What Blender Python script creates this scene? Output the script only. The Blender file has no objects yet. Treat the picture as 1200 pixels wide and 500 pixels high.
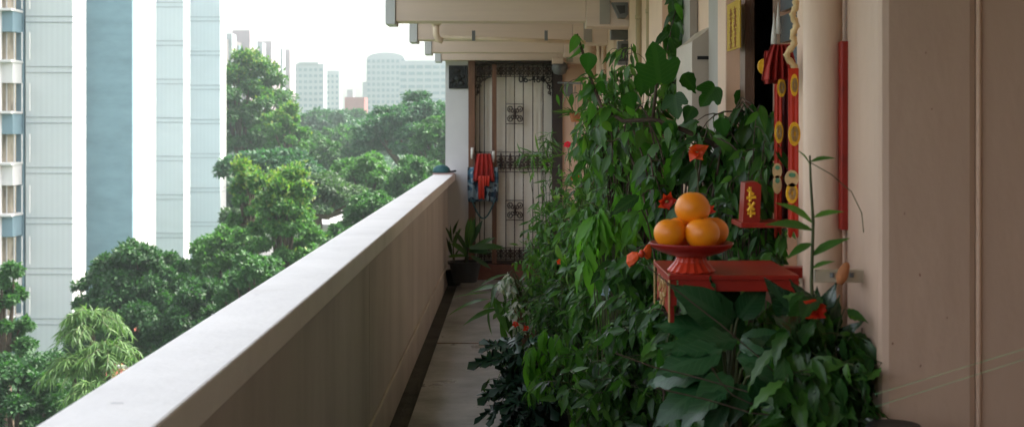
import bpy, math, random
import numpy as np
from mathutils import Vector, Matrix
R = math.radians
rng = np.random.default_rng(11)
random.seed(5)
sc = bpy.context.scene
C = bpy.context.collection
F = 1600.0; CX = 602.0; CY = 145.0; CAMZ = 1.6

def P(px, py, d):
    """the point at depth d that the photograph shows at (px, py)"""
    return Vector(((px-CX)*d/F, d, CAMZ-(py-CY)*d/F))

# ---------------------------------------------------------------- materials
def nt(name):
    m = bpy.data.materials.new(name); m.use_nodes = True
    n = m.node_tree; n.nodes.clear()
    out = n.nodes.new('ShaderNodeOutputMaterial')
    return m, n, out
def N(n, t, **kw):
    x = n.nodes.new(t)
    for k, v in kw.items():
        if k in x.inputs: x.inputs[k].default_value = v
        else: setattr(x, k, v)
    return x
def bsdf(n, out, rough=.6, metal=0., spec=.5):
    b = N(n, 'ShaderNodeBsdfPrincipled')
    b.inputs['Roughness'].default_value = rough; b.inputs['Metallic'].default_value = metal
    b.inputs['Specular IOR Level'].default_value = spec
    n.links.new(b.outputs[0], out.inputs[0]); return b
def ramp(n, cols):
    r = N(n, 'ShaderNodeValToRGB'); e = r.color_ramp.elements
    while len(e) < len(cols): e.new(.5)
    for i, (p, c) in enumerate(cols): e[i].position = p; e[i].color = (*c, 1)
    return r
def coords(n, scale=(1,1,1), kind='Object'):
    t = N(n, 'ShaderNodeTexCoord'); mp = N(n, 'ShaderNodeMapping')
    mp.inputs['Scale'].default_value = scale
    n.links.new(t.outputs[kind], mp.inputs[0]); return mp
def paint(name, col, var=.12, rough=.7, scale=3., bump=.15, stretch=(1,1,1), stain=None, metal=0., bscale=60, spec=.4):
    """painted / plain surface: base colour with slow mottling, wear and fine relief"""
    m, n, out = nt(name); b = bsdf(n, out, rough, metal, spec)
    mp = coords(n, stretch)
    a = N(n, 'ShaderNodeTexNoise'); a.inputs['Scale'].default_value = scale; a.inputs['Detail'].default_value = 7; a.inputs['Roughness'].default_value = .65
    n.links.new(mp.outputs[0], a.inputs[0])
    lo = tuple(c*(1-var) for c in col); hi = tuple(min(1, c*(1+var)) for c in col)
    st = stain or tuple(c*(1-2.2*var) for c in col)
    r = ramp(n, [(.25, st), (.4, lo), (.55, col), (.75, hi)])
    n.links.new(a.outputs[0], r.inputs[0]); n.links.new(r.outputs[0], b.inputs['Base Color'])
    c2 = N(n, 'ShaderNodeTexNoise'); c2.inputs['Scale'].default_value = bscale; c2.inputs['Detail'].default_value = 5
    n.links.new(mp.outputs[0], c2.inputs[0])
    bp = N(n, 'ShaderNodeBump'); bp.inputs['Strength'].default_value = bump; bp.inputs['Distance'].default_value = .01
    n.links.new(c2.outputs[0], bp.inputs['Height']); n.links.new(bp.outputs[0], b.inputs['Normal'])
    return m
def leaf_mat(name, cols, rough=.4, trans=.25, veins=0., vcol=(.35,.5,.35), coat=0., spec=.35):
    m, n, out = nt(name)
    b = N(n, 'ShaderNodeBsdfPrincipled'); b.inputs['Roughness'].default_value = rough
    b.inputs['Specular IOR Level'].default_value = spec; b.inputs['Coat Weight'].default_value = coat
    g = N(n, 'ShaderNodeNewGeometry')
    r = ramp(n, [(i/(len(cols)-1), c) for i, c in enumerate(cols)])
    n.links.new(g.outputs['Random Per Island'], r.inputs[0])
    col = r.outputs[0]
    if veins > 0:
        uv = N(n, 'ShaderNodeTexCoord'); s = N(n, 'ShaderNodeSeparateXYZ'); n.links.new(uv.outputs['UV'], s.inputs[0])
        ab = N(n, 'ShaderNodeMath', operation='ABSOLUTE'); n.links.new(s.outputs[1], ab.inputs[0])
        mu = N(n, 'ShaderNodeMath', operation='MULTIPLY'); mu.inputs[1].default_value = .55; n.links.new(ab.outputs[0], mu.inputs[0])
        sb = N(n, 'ShaderNodeMath', operation='SUBTRACT'); n.links.new(s.outputs[0], sb.inputs[0]); n.links.new(mu.outputs[0], sb.inputs[1])
        ml = N(n, 'ShaderNodeMath', operation='MULTIPLY'); ml.inputs[1].default_value = 9; n.links.new(sb.outputs[0], ml.inputs[0])
        fr = N(n, 'ShaderNodeMath', operation='PINGPONG'); fr.inputs[1].default_value = .5; n.links.new(ml.outputs[0], fr.inputs[0])
        lt = N(n, 'ShaderNodeMath', operation='LESS_THAN'); lt.inputs[1].default_value = .09; n.links.new(fr.outputs[0], lt.inputs[0])
        lt2 = N(n, 'ShaderNodeMath', operation='LESS_THAN'); lt2.inputs[1].default_value = .07; n.links.new(ab.outputs[0], lt2.inputs[0])
        mx = N(n, 'ShaderNodeMath', operation='MAXIMUM'); n.links.new(lt.outputs[0], mx.inputs[0]); n.links.new(lt2.outputs[0], mx.inputs[1])
        mm = N(n, 'ShaderNodeMath', operation='MULTIPLY'); mm.inputs[1].default_value = veins; n.links.new(mx.outputs[0], mm.inputs[0])
        mix = N(n, 'ShaderNodeMixRGB'); mix.inputs[2].default_value = (*vcol, 1)
        n.links.new(mm.outputs[0], mix.inputs[0]); n.links.new(col, mix.inputs[1]); col = mix.outputs[0]
        bp = N(n, 'ShaderNodeBump'); bp.inputs['Strength'].default_value = .6; bp.inputs['Distance'].default_value = .004; bp.invert = True
        n.links.new(mx.outputs[0], bp.inputs['Height']); n.links.new(bp.outputs[0], b.inputs['Normal'])
    n.links.new(col, b.inputs['Base Color'])
    tr = N(n, 'ShaderNodeBsdfTranslucent')
    gm = N(n, 'ShaderNodeMixRGB'); gm.blend_type = 'MULTIPLY'; gm.inputs[0].default_value = 1; gm.inputs[2].default_value = (1.6, 1.9, .8, 1)
    n.links.new(col, gm.inputs[1]); n.links.new(gm.outputs[0], tr.inputs[0])
    mxs = N(n, 'ShaderNodeMixShader'); mxs.inputs[0].default_value = trans
    n.links.new(b.outputs[0], mxs.inputs[1]); n.links.new(tr.outputs[0], mxs.inputs[2]); n.links.new(mxs.outputs[0], out.inputs[0])
    return m
def glass_dark(name, col=(.04,.05,.06), rough=.15):
    m, n, out = nt(name); b = bsdf(n, out, rough); b.inputs['Base Color'].default_value = (*col, 1); return m

M = {}
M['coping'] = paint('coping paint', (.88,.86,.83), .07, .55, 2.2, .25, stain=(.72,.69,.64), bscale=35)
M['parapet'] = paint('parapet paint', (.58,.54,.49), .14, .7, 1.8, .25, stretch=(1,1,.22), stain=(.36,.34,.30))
M['floor'] = None
M['gutter'] = paint('drain cement', (.07,.066,.062), .3, .85, 5, .4)
M['beam'] = paint('beam paint', (.70,.56,.47), .07, .65, 1.2, .25, stretch=(.5,1,9), stain=(.50,.39,.32))
M['cap'] = paint('grey beam end paint', (.52,.53,.53), .05, .6, 3, .15)
M['wall'] = paint('house wall paint', (.70,.485,.355), .07, .6, 1.5, .2, stain=(.56,.385,.28))
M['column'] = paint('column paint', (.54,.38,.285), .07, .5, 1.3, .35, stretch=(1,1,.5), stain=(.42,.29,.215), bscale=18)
M['pier'] = paint('pier paint', (.60,.60,.61), .05, .6, 2.5, .15, stain=(.5,.49,.48))
M['wood'] = paint('brown door wood', (.16,.075,.04), .3, .45, 5, .3, stretch=(4,4,.5))
M['darkwood'] = paint('dark frame wood', (.035,.024,.02), .3, .5, 5, .3, stretch=(4,4,.5))
M['iron'] = paint('gate iron', (.06,.04,.032), .3, .5, 20, .2, metal=.3)
M['door'] = paint('door paint', (.84,.80,.70), .05, .5, 2, .1)
M['relief'] = paint('black relief bronze', (.018,.02,.02), .4, .4, 9, .8, metal=.2)
M['terra'] = paint('terracotta', (.42,.16,.06), .2, .75, 9, .3)
M['clay'] = paint('brown pot clay', (.19,.08,.045), .2, .7, 9, .3)
M['blackpot'] = paint('black pot plastic', (.03,.032,.033), .2, .45, 9, .1)
M['soil'] = paint('soil', (.04,.028,.02), .4, .95, 30, .9)
M['redlac'] = paint('red lacquer', (.30,.02,.012), .14, .32, 8, .12, stain=(.12,.008,.006))
M['redplate'] = paint('red plastic', (.30,.014,.010), .08, .3, 8, .05)
M['redlip'] = paint('bright red plastic', (.52,.04,.014), .1, .3, 8, .05)
M['bowred'] = paint('orange red satin', (.70,.085,.008), .15, .5, 30, .3)
M['redcloth'] = paint('red cloth', (.34,.016,.009), .2, .7, 14, .5)
M['redribbon'] = paint('red ribbon', (.52,.03,.010), .12, .5, 14, .3)
M['maroon'] = paint('maroon cloth', (.085,.008,.01), .2, .8, 14, .3)
M['gold'] = paint('gold foil', (.90,.52,.03), .15, .4, 25, .6, metal=.1)
M['goldtrim'] = paint('worn gold trim', (.42,.27,.10), .2, .5, 25, .3)
M['palegold'] = paint('pale gold paper', (.66,.48,.24), .15, .6, 25, .3)
M['greenfoil'] = paint('green foil', (.10,.30,.17), .2, .5, 25, .3)
M['pipe'] = paint('painted pipe', (.66,.48,.355), .07, .5, 2.0, .15, stretch=(1,1,.3))
M['oldpipe'] = paint('old yellowed pipe', (.42,.33,.19), .18, .55, 2.0, .25, stretch=(1,1,.4))
M['whitepipe'] = paint('pale drain pipe', (.66,.52,.38), .12, .5, 5, .1, stain=(.3,.17,.09))
M['greybox'] = paint('grey steel box', (.17,.175,.18), .15, .45, 6, .1, metal=.1)
M['lightgrey'] = paint('pale grey panel', (.34,.31,.28), .06, .5, 3, .1)
M['whitebox'] = paint('off white casing', (.50,.42,.35), .06, .4, 3, .05)
M['yellow'] = paint('yellow paper', (.46,.28,.008), .08, .7, 6, .05)
M['ink'] = paint('red brown ink', (.30,.10,.02), .1, .8, 6, .05)
M['black'] = paint('black plastic', (.012,.012,.013), .2, .4, 6, .05)
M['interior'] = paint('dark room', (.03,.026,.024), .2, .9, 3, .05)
M['louvre'] = glass_dark('louvre glass', (.16,.18,.19), .25)
M['lampglass'] = glass_dark('lamp glass', (.05,.055,.06), .2)
M['stem'] = paint('green stem', (.07,.085,.03), .3, .6, 9, .2)
M['bark'] = paint('twig bark', (.075,.05,.032), .3, .8, 15, .5)
M['orange'] = None
M['teal'] = paint('dark teal cloth', (.035,.12,.13), .3, .6, 40, .3)
M['board'] = paint('pinkish board', (.50,.34,.31), .1, .6, 10, .1)
M['clip'] = paint('pale plastic', (.7,.68,.62), .05, .5, 10, .05)
M['strap'] = paint('beige strap metal', (.50,.42,.31), .12, .5, 10, .1)
M['string'] = paint('green nylon line', (.22,.50,.24), .2, .3, 30, .05)
M['nblock'] = None

def floor_mat():
    m, n, out = nt('worn cement floor'); b = bsdf(n, out, .42, 0, .5)
    mp = coords(n)
    a = N(n,'ShaderNodeTexNoise'); a.inputs['Scale'].default_value=1.6; a.inputs['Detail'].default_value=9; a.inputs['Roughness'].default_value=.68
    n.links.new(mp.outputs[0], a.inputs[0])
    r = ramp(n, [(.3,(.19,.19,.19)),(.45,(.29,.295,.295)),(.6,(.38,.385,.385)),(.75,(.27,.25,.22))])
    n.links.new(a.outputs[0], r.inputs[0]); n.links.new(r.outputs[0], b.inputs['Base Color'])
    rr = ramp(n, [(.35,(.52,)*3),(.65,(.24,)*3)]); n.links.new(a.outputs[0], rr.inputs[0]); n.links.new(rr.outputs[0], b.inputs['Roughness'])
    c2 = N(n,'ShaderNodeTexNoise'); c2.inputs['Scale'].default_value=14; c2.inputs['Detail'].default_value=8
    n.links.new(mp.outputs[0], c2.inputs[0])
    bp = N(n,'ShaderNodeBump'); bp.inputs['Strength'].default_value=.22; bp.inputs['Distance'].default_value=.01
    n.links.new(c2.outputs[0], bp.inputs['Height']); n.links.new(bp.outputs[0], b.inputs['Normal'])
    return m
M['floor'] = floor_mat()
def orange_mat():
    m, n, out = nt('mandarin peel'); b = bsdf(n, out, .38, 0, .5)
    mp = coords(n)
    a = N(n,'ShaderNodeTexNoise'); a.inputs['Scale'].default_value=14
    n.links.new(mp.outputs[0], a.inputs[0])
    r = ramp(n, [(.35,(.78,.23,.004)),(.65,(.86,.29,.006))]); n.links.new(a.outputs[0], r.inputs[0]); n.links.new(r.outputs[0], b.inputs['Base Color'])
    b.inputs['Subsurface Weight'].default_value = .15; b.inputs['Subsurface Radius'].default_value = (.02,.008,.002); b.inputs['Subsurface Scale'].default_value=.3
    v = N(n,'ShaderNodeTexVoronoi'); v.inputs['Scale'].default_value=420; n.links.new(mp.outputs[0], v.inputs[0])
    bp = N(n,'ShaderNodeBump'); bp.inputs['Strength'].default_value=.25; bp.inputs['Distance'].default_value=.001
    n.links.new(v.outputs[0], bp.inputs['Height']); n.links.new(bp.outputs[0], b.inputs['Normal'])
    return m
M['orange'] = orange_mat()
def corrugated(name, col, freq=34.):
    m, n, out = nt(name); b = bsdf(n, out, .65, 0, .3)
    mp = coords(n)
    w = N(n,'ShaderNodeTexWave'); w.bands_direction='X'; w.inputs['Scale'].default_value=freq/20*.6; w.inputs['Distortion'].default_value=0
    n.links.new(mp.outputs[0], w.inputs[0])
    a = N(n,'ShaderNodeTexNoise'); a.inputs['Scale'].default_value=.5; a.inputs['Detail'].default_value=6
    n.links.new(mp.outputs[0], a.inputs[0])
    mx = N(n,'ShaderNodeMath',operation='MULTIPLY_ADD'); mx.inputs[1].default_value=.35; n.links.new(w.outputs[0], mx.inputs[0]); n.links.new(a.outputs[0], mx.inputs[2])
    r = ramp(n, [(.3,tuple(c*.93 for c in col)),(.9,col)]); n.links.new(mx.outputs[0], r.inputs[0]); n.links.new(r.outputs[0], b.inputs['Base Color'])
    return m
M['fin'] = corrugated('ribbed grey cladding', (.55,.60,.60))
M['nwhite'] = paint('white render', (.62,.62,.61), .03, .7, .4, .05, bscale=4)
M['nblue'] = paint('blue render', (.19,.29,.325), .10, .75, .5, .05, stretch=(1,1,2.5), bscale=4)
M['ngrey'] = paint('blue grey render', (.18,.28,.33), .05, .75, .5, .05, bscale=4)
M['joint'] = paint('joint grey', (.32,.35,.36), .1, .8, 2, .05)
M['curtain'] = paint('beige curtains', (.52,.44,.33), .35, .8, 3, .1, stretch=(1,7,.2))
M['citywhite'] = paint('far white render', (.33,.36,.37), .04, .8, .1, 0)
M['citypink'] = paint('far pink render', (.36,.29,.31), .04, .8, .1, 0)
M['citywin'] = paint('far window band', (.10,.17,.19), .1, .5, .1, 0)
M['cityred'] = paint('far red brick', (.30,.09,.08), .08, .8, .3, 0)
M['rooftile'] = None
def tile_mat():
    m, n, out = nt('red roof tiles'); b = bsdf(n, out, .75, 0, .3)
    mp = coords(n)
    w = N(n,'ShaderNodeTexWave'); w.bands_direction='X'; w.inputs['Scale'].default_value=1.4
    w2 = N(n,'ShaderNodeTexWave'); w2.bands_direction='Z'; w2.inputs['Scale'].default_value=1.6
    n.links.new(mp.outputs[0], w.inputs[0]); n.links.new(mp.outputs[0], w2.inputs[0])
    mx = N(n,'ShaderNodeMath',operation='MULTIPLY'); n.links.new(w.outputs[0], mx.inputs[0]); n.links.new(w2.outputs[0], mx.inputs[1])
    r = ramp(n, [(.0,(.20,.05,.035)),(.5,(.50,.15,.10))]); n.links.new(mx.outputs[0], r.inputs[0]); n.links.new(r.outputs[0], b.inputs['Base Color'])
    return m
M['rooftile'] = tile_mat()
M['ground'] = paint('grass ground', (.05,.08,.03), .3, .9, .15, 0)
M['asphalt'] = paint('road asphalt', (.12,.12,.12), .1, .85, .3, 0)
M['roofgrey'] = paint('pale metal roof', (.36,.35,.36), .05, .6, .3, 0)

# ---------------------------------------------------------------- object helpers
ORG = {}
def tag(o, label=None, cat=None, group=None, kind=None):
    if label: o['label'] = label
    if cat: o['category'] = cat
    if group: o['group'] = group
    if kind: o['kind'] = kind
    return o
def thing(name, label, cat, loc, group=None):
    o = bpy.data.objects.new(name, None); C.objects.link(o)
    o.location = loc; o.empty_display_size = .1; ORG[o.name] = Vector(loc)
    return tag(o, label, cat, group)
class MB:
    def __init__(s): s.v = []; s.f = []; s.uv = None
    def add(s, vs, fs):
        k = len(s.v); s.v += [tuple(x) for x in vs]; s.f += [tuple(i+k for i in f) for f in fs]; return s
    def box(s, x0, x1, y0, y1, z0, z1, bev=0):
        if bev <= 0:
            vs = [(x,y,z) for z in (z0,z1) for y in (y0,y1) for x in (x0,x1)]
            return s.add(vs, [(0,2,3,1),(4,5,7,6),(0,1,5,4),(2,6,7,3),(0,4,6,2),(1,3,7,5)])
        import bmesh
        bm = bmesh.new(); bmesh.ops.create_cube(bm, size=1)
        for v in bm.verts:
            v.co = Vector(((x0+x1)/2+v.co.x*(x1-x0), (y0+y1)/2+v.co.y*(y1-y0), (z0+z1)/2+v.co.z*(z1-z0)))
        bmesh.ops.bevel(bm, geom=bm.edges[:], offset=bev, segments=2, affect='EDGES', profile=.5)
        bm.verts.ensure_lookup_table()
        s.add([v.co[:] for v in bm.verts], [[v.index for v in f.verts] for f in bm.faces]); bm.free(); return s
    def tube(s, pts, rad, n=6, caps=True):
        pts = [Vector(p) for p in pts]; m = len(pts)
        rad = [rad]*m if not hasattr(rad, '__len__') else rad
        k = len(s.v); up = Vector((.13,.31,.94)).normalized()
        for i, p in enumerate(pts):
            t = (pts[min(i+1,m-1)]-pts[max(i-1,0)])
            t = t.normalized() if t.length > 1e-9 else Vector((0,0,1))
            a = t.cross(up)
            if a.length < .05: a = t.cross(Vector((1,0,0)))
            a.normalize(); b = t.cross(a)
            for j in range(n):
                th = 2*math.pi*j/n
                s.v.append(tuple(p + (a*math.cos(th)+b*math.sin(th))*rad[i]))
        for i in range(m-1):
            for j in range(n):
                s.f.append((k+i*n+j, k+i*n+(j+1)%n, k+(i+1)*n+(j+1)%n, k+(i+1)*n+j))
        if caps:
            s.f.append(tuple(k+j for j in range(n))[::-1]); s.f.append(tuple(k+(m-1)*n+j for j in range(n)))
        return s
    def lathe(s, prof, c, n=24, squash=1.):
        """prof: [(r,z)...] revolved about the vertical through c"""
        k = len(s.v)
        for r, z in prof:
            for j in range(n):
                th = 2*math.pi*j/n
                s.v.append((c[0]+r*math.cos(th), c[1]+r*math.sin(th)*squash, c[2]+z))
        for i in range(len(prof)-1):
            for j in range(n):
                s.f.append((k+i*n+j, k+i*n+(j+1)%n, k+(i+1)*n+(j+1)%n, k+(i+1)*n+j))
        s.f.append(tuple(k+j for j in range(n))[::-1]); s.f.append(tuple(k+(len(prof)-1)*n+j for j in range(n)))
        return s
    def prism(s, poly, axis, a, b):
        """2-D polygon extruded along axis from a to b"""
        k = len(s.v); n = len(poly)
        for t in (a, b):
            for (u, w) in poly:
                s.v.append({'x':(t,u,w),'y':(u,t,w),'z':(u,w,t)}[axis])
        s.f += [tuple(k+i for i in range(n))[::-1], tuple(k+n+i for i in range(n))]
        s.f += [(k+i, k+(i+1)%n, k+n+(i+1)%n, k+n+i) for i in range(n)]
        return s
    def build(s, name, mat, parent=None, smooth=False, origin=None):
        me = bpy.data.meshes.new(name)
        o = bpy.data.objects.new(name, me); C.objects.link(o)
        v = np.array(s.v, dtype=float).reshape(-1,3)
        if parent is not None:
            org = ORG[parent.name]; o.parent = parent
        else:
            if origin is None:
                lo = v.min(0); hi = v.max(0); org = Vector(((lo[0]+hi[0])/2, (lo[1]+hi[1])/2, lo[2]))
            else: org = Vector(origin)
            o.location = org
        ORG[o.name] = Vector(org)
        me.from_pydata((v-np.array(org)).tolist(), [], s.f); me.update()
        if mat: me.materials.append(mat)
        if smooth: me.polygons.foreach_set('use_smooth', [True]*len(me.polygons))
        return o
def struct(name, mb, mat): return tag(mb.build(name, mat, origin=(0,0,0)), kind='structure')
def recalc(o):
    import bmesh
    bm = bmesh.new(); bm.from_mesh(o.data); bmesh.ops.recalc_face_normals(bm, faces=bm.faces[:]); bm.to_mesh(o.data); bm.free()
    return o

# leaf templates: (t along, v across) with faces
def strip(prof):
    V = []; Fc = []
    for i, (t, w) in enumerate(prof): V += [(t,-w),(t,0),(t,w)]
    for i in range(len(prof)-1):
        a = 3*i; Fc += [(a,a+1,a+4,a+3),(a+1,a+2,a+5,a+4)]
    return np.array(V, float), np.array(Fc)
T_LANCE = strip([(0,.02),(.12,.26),(.32,.48),(.55,.46),(.78,.25),(1,.01)])
T_OVATE = strip([(0,.05),(.1,.32),(.3,.5),(.55,.46),(.8,.24),(1,.01)])
T_HEART = strip([(-.08,.22),(.06,.46),(.28,.52),(.55,.38),(.8,.17),(1,.01)])
T_BLADE = strip([(0,.25),(.3,.5),(.7,.4),(1,.02)])
def strip_wavy(prof, amp=.10):
    V=[];Fc=[]
    for i,(t,w) in enumerate(prof):
        a=amp*(1 if i%2 else -1)
        V+=[(t,-w,a),(t-.015,-w*.5,-a*.4),(t-.03,0,0),(t-.015,w*.5,-a*.4),(t,w,a)]
    for i in range(len(prof)-1):
        for j in range(4): q=5*i+j; Fc.append((q,q+1,q+6,q+5))
    return np.array(V,float),np.array(Fc)
T_BIG = strip_wavy([(0,.04),(.07,.22),(.15,.34),(.25,.44),(.36,.49),(.48,.48),(.6,.42),(.72,.32),(.83,.20),(.92,.10),(1.03,.005)], .07)
T_BROAD = strip_wavy([(0,.10),(.05,.30),(.14,.44),(.26,.50),(.4,.48),(.54,.40),(.68,.29),(.8,.18),(.9,.09),(1.03,.005)], .06)
T_OVAL = strip_wavy([(0,.04),(.05,.24),(.13,.38),(.24,.48),(.38,.52),(.52,.50),(.66,.42),(.78,.31),(.88,.18),(.95,.08),(1.02,.005)], .07)
T_SMALL = strip([(0,.1),(.4,.5),(1,.02)])
def fan(outline):
    n = len(outline); V = [(.35,0)]+list(outline)
    Fc = [(0,1+i,1+(i+1)%n,1+(i+1)%n) for i in range(n)]
    return np.array(V, float), np.array(Fc)
_h=[(-.07,.10),(-.09,.22),(-.03,.34),(.10,.43),(.26,.50),(.44,.57),(.56,.52),(.555,.42),(.50,.30),(.55,.25),(.72,.265),(.84,.19),(.94,.10)]
T_LOBED = fan([(.0,0)]+_h+[(1.02,0)]+[(a,-b) for a,b in _h[::-1]])
_cut = []
for t in (.1,.28,.46,.64,.8): _cut += [(t-.06,.1),(t+.1,.5*(1-t*.55))]
T_CUT = fan([(0,0)]+_cut+[(1,0)]+[(a,-b) for a,b in _cut[::-1]])

def leaves_mesh(name, pos, dirv, nrm, L, W, curl, tmpl, mat, parent=None, fold=.25, origin=None):
    """many leaves in one mesh: template placed at pos, pointing along dirv, facing nrm"""
    V, Fc = tmpl; wz = V[:,2][None,:,None] if V.shape[1]>2 else 0.; V = V[:,:2]; n = len(pos); pos = np.asarray(pos, float)
    d = np.asarray(dirv, float); d /= np.linalg.norm(d, axis=1, keepdims=True)+1e-9
    nn = np.asarray(nrm, float); s = np.cross(d, nn); s /= np.linalg.norm(s, axis=1, keepdims=True)+1e-9
    nn = np.cross(s, d)
    L = np.broadcast_to(L, n); W = np.broadcast_to(W, n); curl = np.broadcast_to(curl, n)
    t = V[:,0][None,:,None]; v = V[:,1][None,:,None]
    Lb = L[:,None,None]; Wb = W[:,None,None]
    p = pos[:,None,:] + d[:,None,:]*Lb*t + s[:,None,:]*Wb*v + nn[:,None,:]*(-curl[:,None,None]*Lb*t*t + fold*Wb*np.abs(v) + wz*Wb)
    p = p.reshape(-1,3)
    if parent is not None: org = np.array(ORG[parent.name])
    else: org = np.array(origin if origin is not None else p.mean(0))
    m = len(V); fa = (Fc[None,:,:] + (np.arange(n)*m)[:,None,None]).reshape(-1,4)
    me = bpy.data.meshes.new(name)
    tri = (fa[:,2] == fa[:,3]); 
    if tri.all(): fa = fa[:,:3]
    k = fa.shape[1]
    me.vertices.add(len(p)); me.vertices.foreach_set('co', (p-org).ravel())
    me.loops.add(fa.size); me.loops.foreach_set('vertex_index', fa.ravel().astype(np.int32))
    me.polygons.add(len(fa)); me.polygons.foreach_set('loop_start', (np.arange(len(fa))*k).astype(np.int32))
    me.polygons.foreach_set('loop_total', np.full(len(fa), k, np.int32))
    me.polygons.foreach_set('use_smooth', np.ones(len(fa), bool))
    uv = me.uv_layers.new(name='UVMap')
    tv = np.tile(V, (n,1))[fa.ravel()]
    uv.data.foreach_set('uv', tv.ravel())
    me.update(calc_edges=True); me.validate()
    me.materials.append(mat)
    o = bpy.data.objects.new(name, me); C.objects.link(o)
    if parent is not None: o.parent = parent
    else: o.location = org
    ORG[o.name] = Vector(org)
    return o

# ================================================================= SETTING
GZ = -13.0
struct('ground', MB().box(-2500,2500,-60,3200,GZ-.5,GZ), M['ground'])
struct('road', MB().box(-60,0,150,162,GZ-.2,GZ+.004), M['asphalt'])

# corridor floor and its drain channel
YE = 14.0           # face of the end wall
f = MB(); f.box(-.56, 1.6, -4, YE, -.25, 0)
struct('floor', f, M['floor'])
g = MB(); g.box(-.672, -.56, -4, YE, -.25, -.035); struct('drain_channel', g, M['gutter'])
for yy in (9.95,):
    s = MB().box(-.56,.78,yy,yy+.03,0.0005,.003); struct('floor_joint', s, paint('joint stain', (.17,.10,.07), .3, .7, 8, .1))
# the storeys above and the flats to the right: one big mass, its underside is the corridor ceiling
struct('ceiling', MB().box(-.8, 1.6, -4, YE+3, 2.72, 3.0), M['beam'])

# parapet
pw = thing('parapet_wall', 'long low parapet wall with bright flat coping on the open side of corridor', 'wall', (-.74,5,0))
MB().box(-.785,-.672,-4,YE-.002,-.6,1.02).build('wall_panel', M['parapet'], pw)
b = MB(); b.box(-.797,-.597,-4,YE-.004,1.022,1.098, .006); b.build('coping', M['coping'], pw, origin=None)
for (px,py,a_) in ((137,472,.011),(300,345,.006),(398,268,.007),(250,368,.005)):
    d_=(CAMZ-1.098)*F/(py-CY); x_=(px-CX)*d_/F; MB().box(x_-a_,x_+a_,d_-.003,d_+.003,1.0982,1.0988).build('scuff_mark', M['pier'], pw)
for yy in (6.35, 10.6): MB().box(-.6715,-.671,yy,yy+.008,.02,1.02).build('joint_line', M['parapet'], pw)
MB().tube([(-.664,-4,.20),(-.664,YE-.05,.20)], .009, 8).build('conduit', M['parapet'], pw)

# house wall on the right, with a recess before it (camera stands in the recess)
XW = .78
DY = lambda px: XW*F/(px-CX)
d0, d1 = DY(934), DY(884)         # door opening
hw = thing('house_wall', 'beige painted wall of the flats along the right of the corridor', 'wall', (XW+.1,6,0))
w = MB()
w.box(XW, XW+.18, 2.90, d0, 0.004, 2.718)
w.box(XW, XW+.18, d1, YE-.004, 0.004, 2.718)
w.box(XW, XW+.18, d0, d1, 2.1, 2.718)
w.build('wall_panel', M['wall'], hw)
MB().box(XW+.6, XW+.62, d0-.5, d1+.8, .004, 2.71).build('backing_wall', M['interior'], hw)
fr = MB(); fr.box(XW-.03,XW+.06,d1,d1+.10,.004,2.16); fr.box(XW-.03,XW+.06,d0,d1,2.1-.06,2.098)
fr.build('door_frame', M['wood'], hw)
for k in range(5):
    z = 1.56+k*.10
    lv = MB().box(XW+.08,XW+.10,d0+.02,d1-.02,z,z+.085); lv.build('louvre_pane', M['louvre'], hw)
MB().box(XW+.07,XW+.12,d0,d1,1.50,1.55).build('window_sill', M['darkwood'], hw)
# near column: return wall facing the camera
col = thing('corner_column', 'broad beige column face nearest the camera at the right', 'column', (1.1,2.95,0))
cb = MB(); cb.box(XW-.012, .973, 2.86, 3.16, .004, 2.715, .018); o = cb.build('shaft', M['column'], col, smooth=False)
MB().box(.9735, 1.6, 2.870, 3.1, .004, 2.713).build('side_panel', M['column'], col)
MB().tube([(.976,2.868,.004),(.976,2.868,2.71)], .006, 12).build('corner_bead', M['wall'], col, smooth=True)
for (px,py,r_) in ((1078,322,.004),(1079,428,.003),(1060,250,.002),(1092,128,.002),(1110,372,.0025),(1046,402,.003),(1085,62,.002)):
    p=P(px,py,2.86); q=[(p.x+r_*(.7+.5*math.sin(k*2.3+px))*math.cos(k),p.z+r_*(1+.5*math.cos(k*1.7+py))*math.sin(k)) for k in np.linspace(0,5.5,8)]
    MB().prism(q,'y',2.8592,2.8605).build('paint_chip', M['clay'], col)
tag(MB().box(1.6,1.8,-4,2.88,.0,2.715).build('recess_wall', M['column']), 'plain wall of the recess beside the camera', 'wall')

tag(MB().box(-.785,1.8,-3.9,-3.8,.004,2.71).build('rear_light_blocker', M['column']), 'added unseen wall behind the camera blocking light along the corridor', 'wall')  # the corridor really runs on; wall added to darken the near column
tag(MB().box(-.80,-.66,-3.79,-.7,1.099,2.71).build('side_wall', M['column']), 'added unseen wall on the parapet behind the camera, cutting side light', 'wall')  # added out of view to keep sky light off camera-facing faces
# end wall with pier, head and door opening
S = F/YE
def EX(px): return (px-CX)/S
def EZ(py): return CAMZ-(py-CY)/S
ew = thing('end_wall', 'wall closing the corridor around the barred door, with a pale pier at its left', 'wall', (0,YE+.1,0))
MB().box(EX(522),EX(549),YE,YE+.5,-.6,2.715).build('pier', M['pier'], ew)
MB().box(EX(549),XW+.2,YE,YE+.5,EZ(69),2.713).build('wall_head', M['beam'], ew)
MB().box(EX(659),XW+.2,YE,YE+.5,.0,EZ(69)-.002).build('wall_panel', M['wall'], ew)
MB().box(EX(549),EX(659),YE+.02,YE+.5,.0,EZ(310)).build('threshold', paint('red brown tiles',(.17,.06,.04),.2,.5,8,.1), ew)
MB().box(EX(540),XW+.2,YE+.5,YE+.7,-.2,2.72).build('backing_wall', M['interior'], ew)  # added behind the door to stop daylight leaking through the frame
MB().box(EX(522),EX(522)+.12,YE+.5,YE+7,-.6,2.715).build('side_wall', M['pier'], ew)

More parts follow.
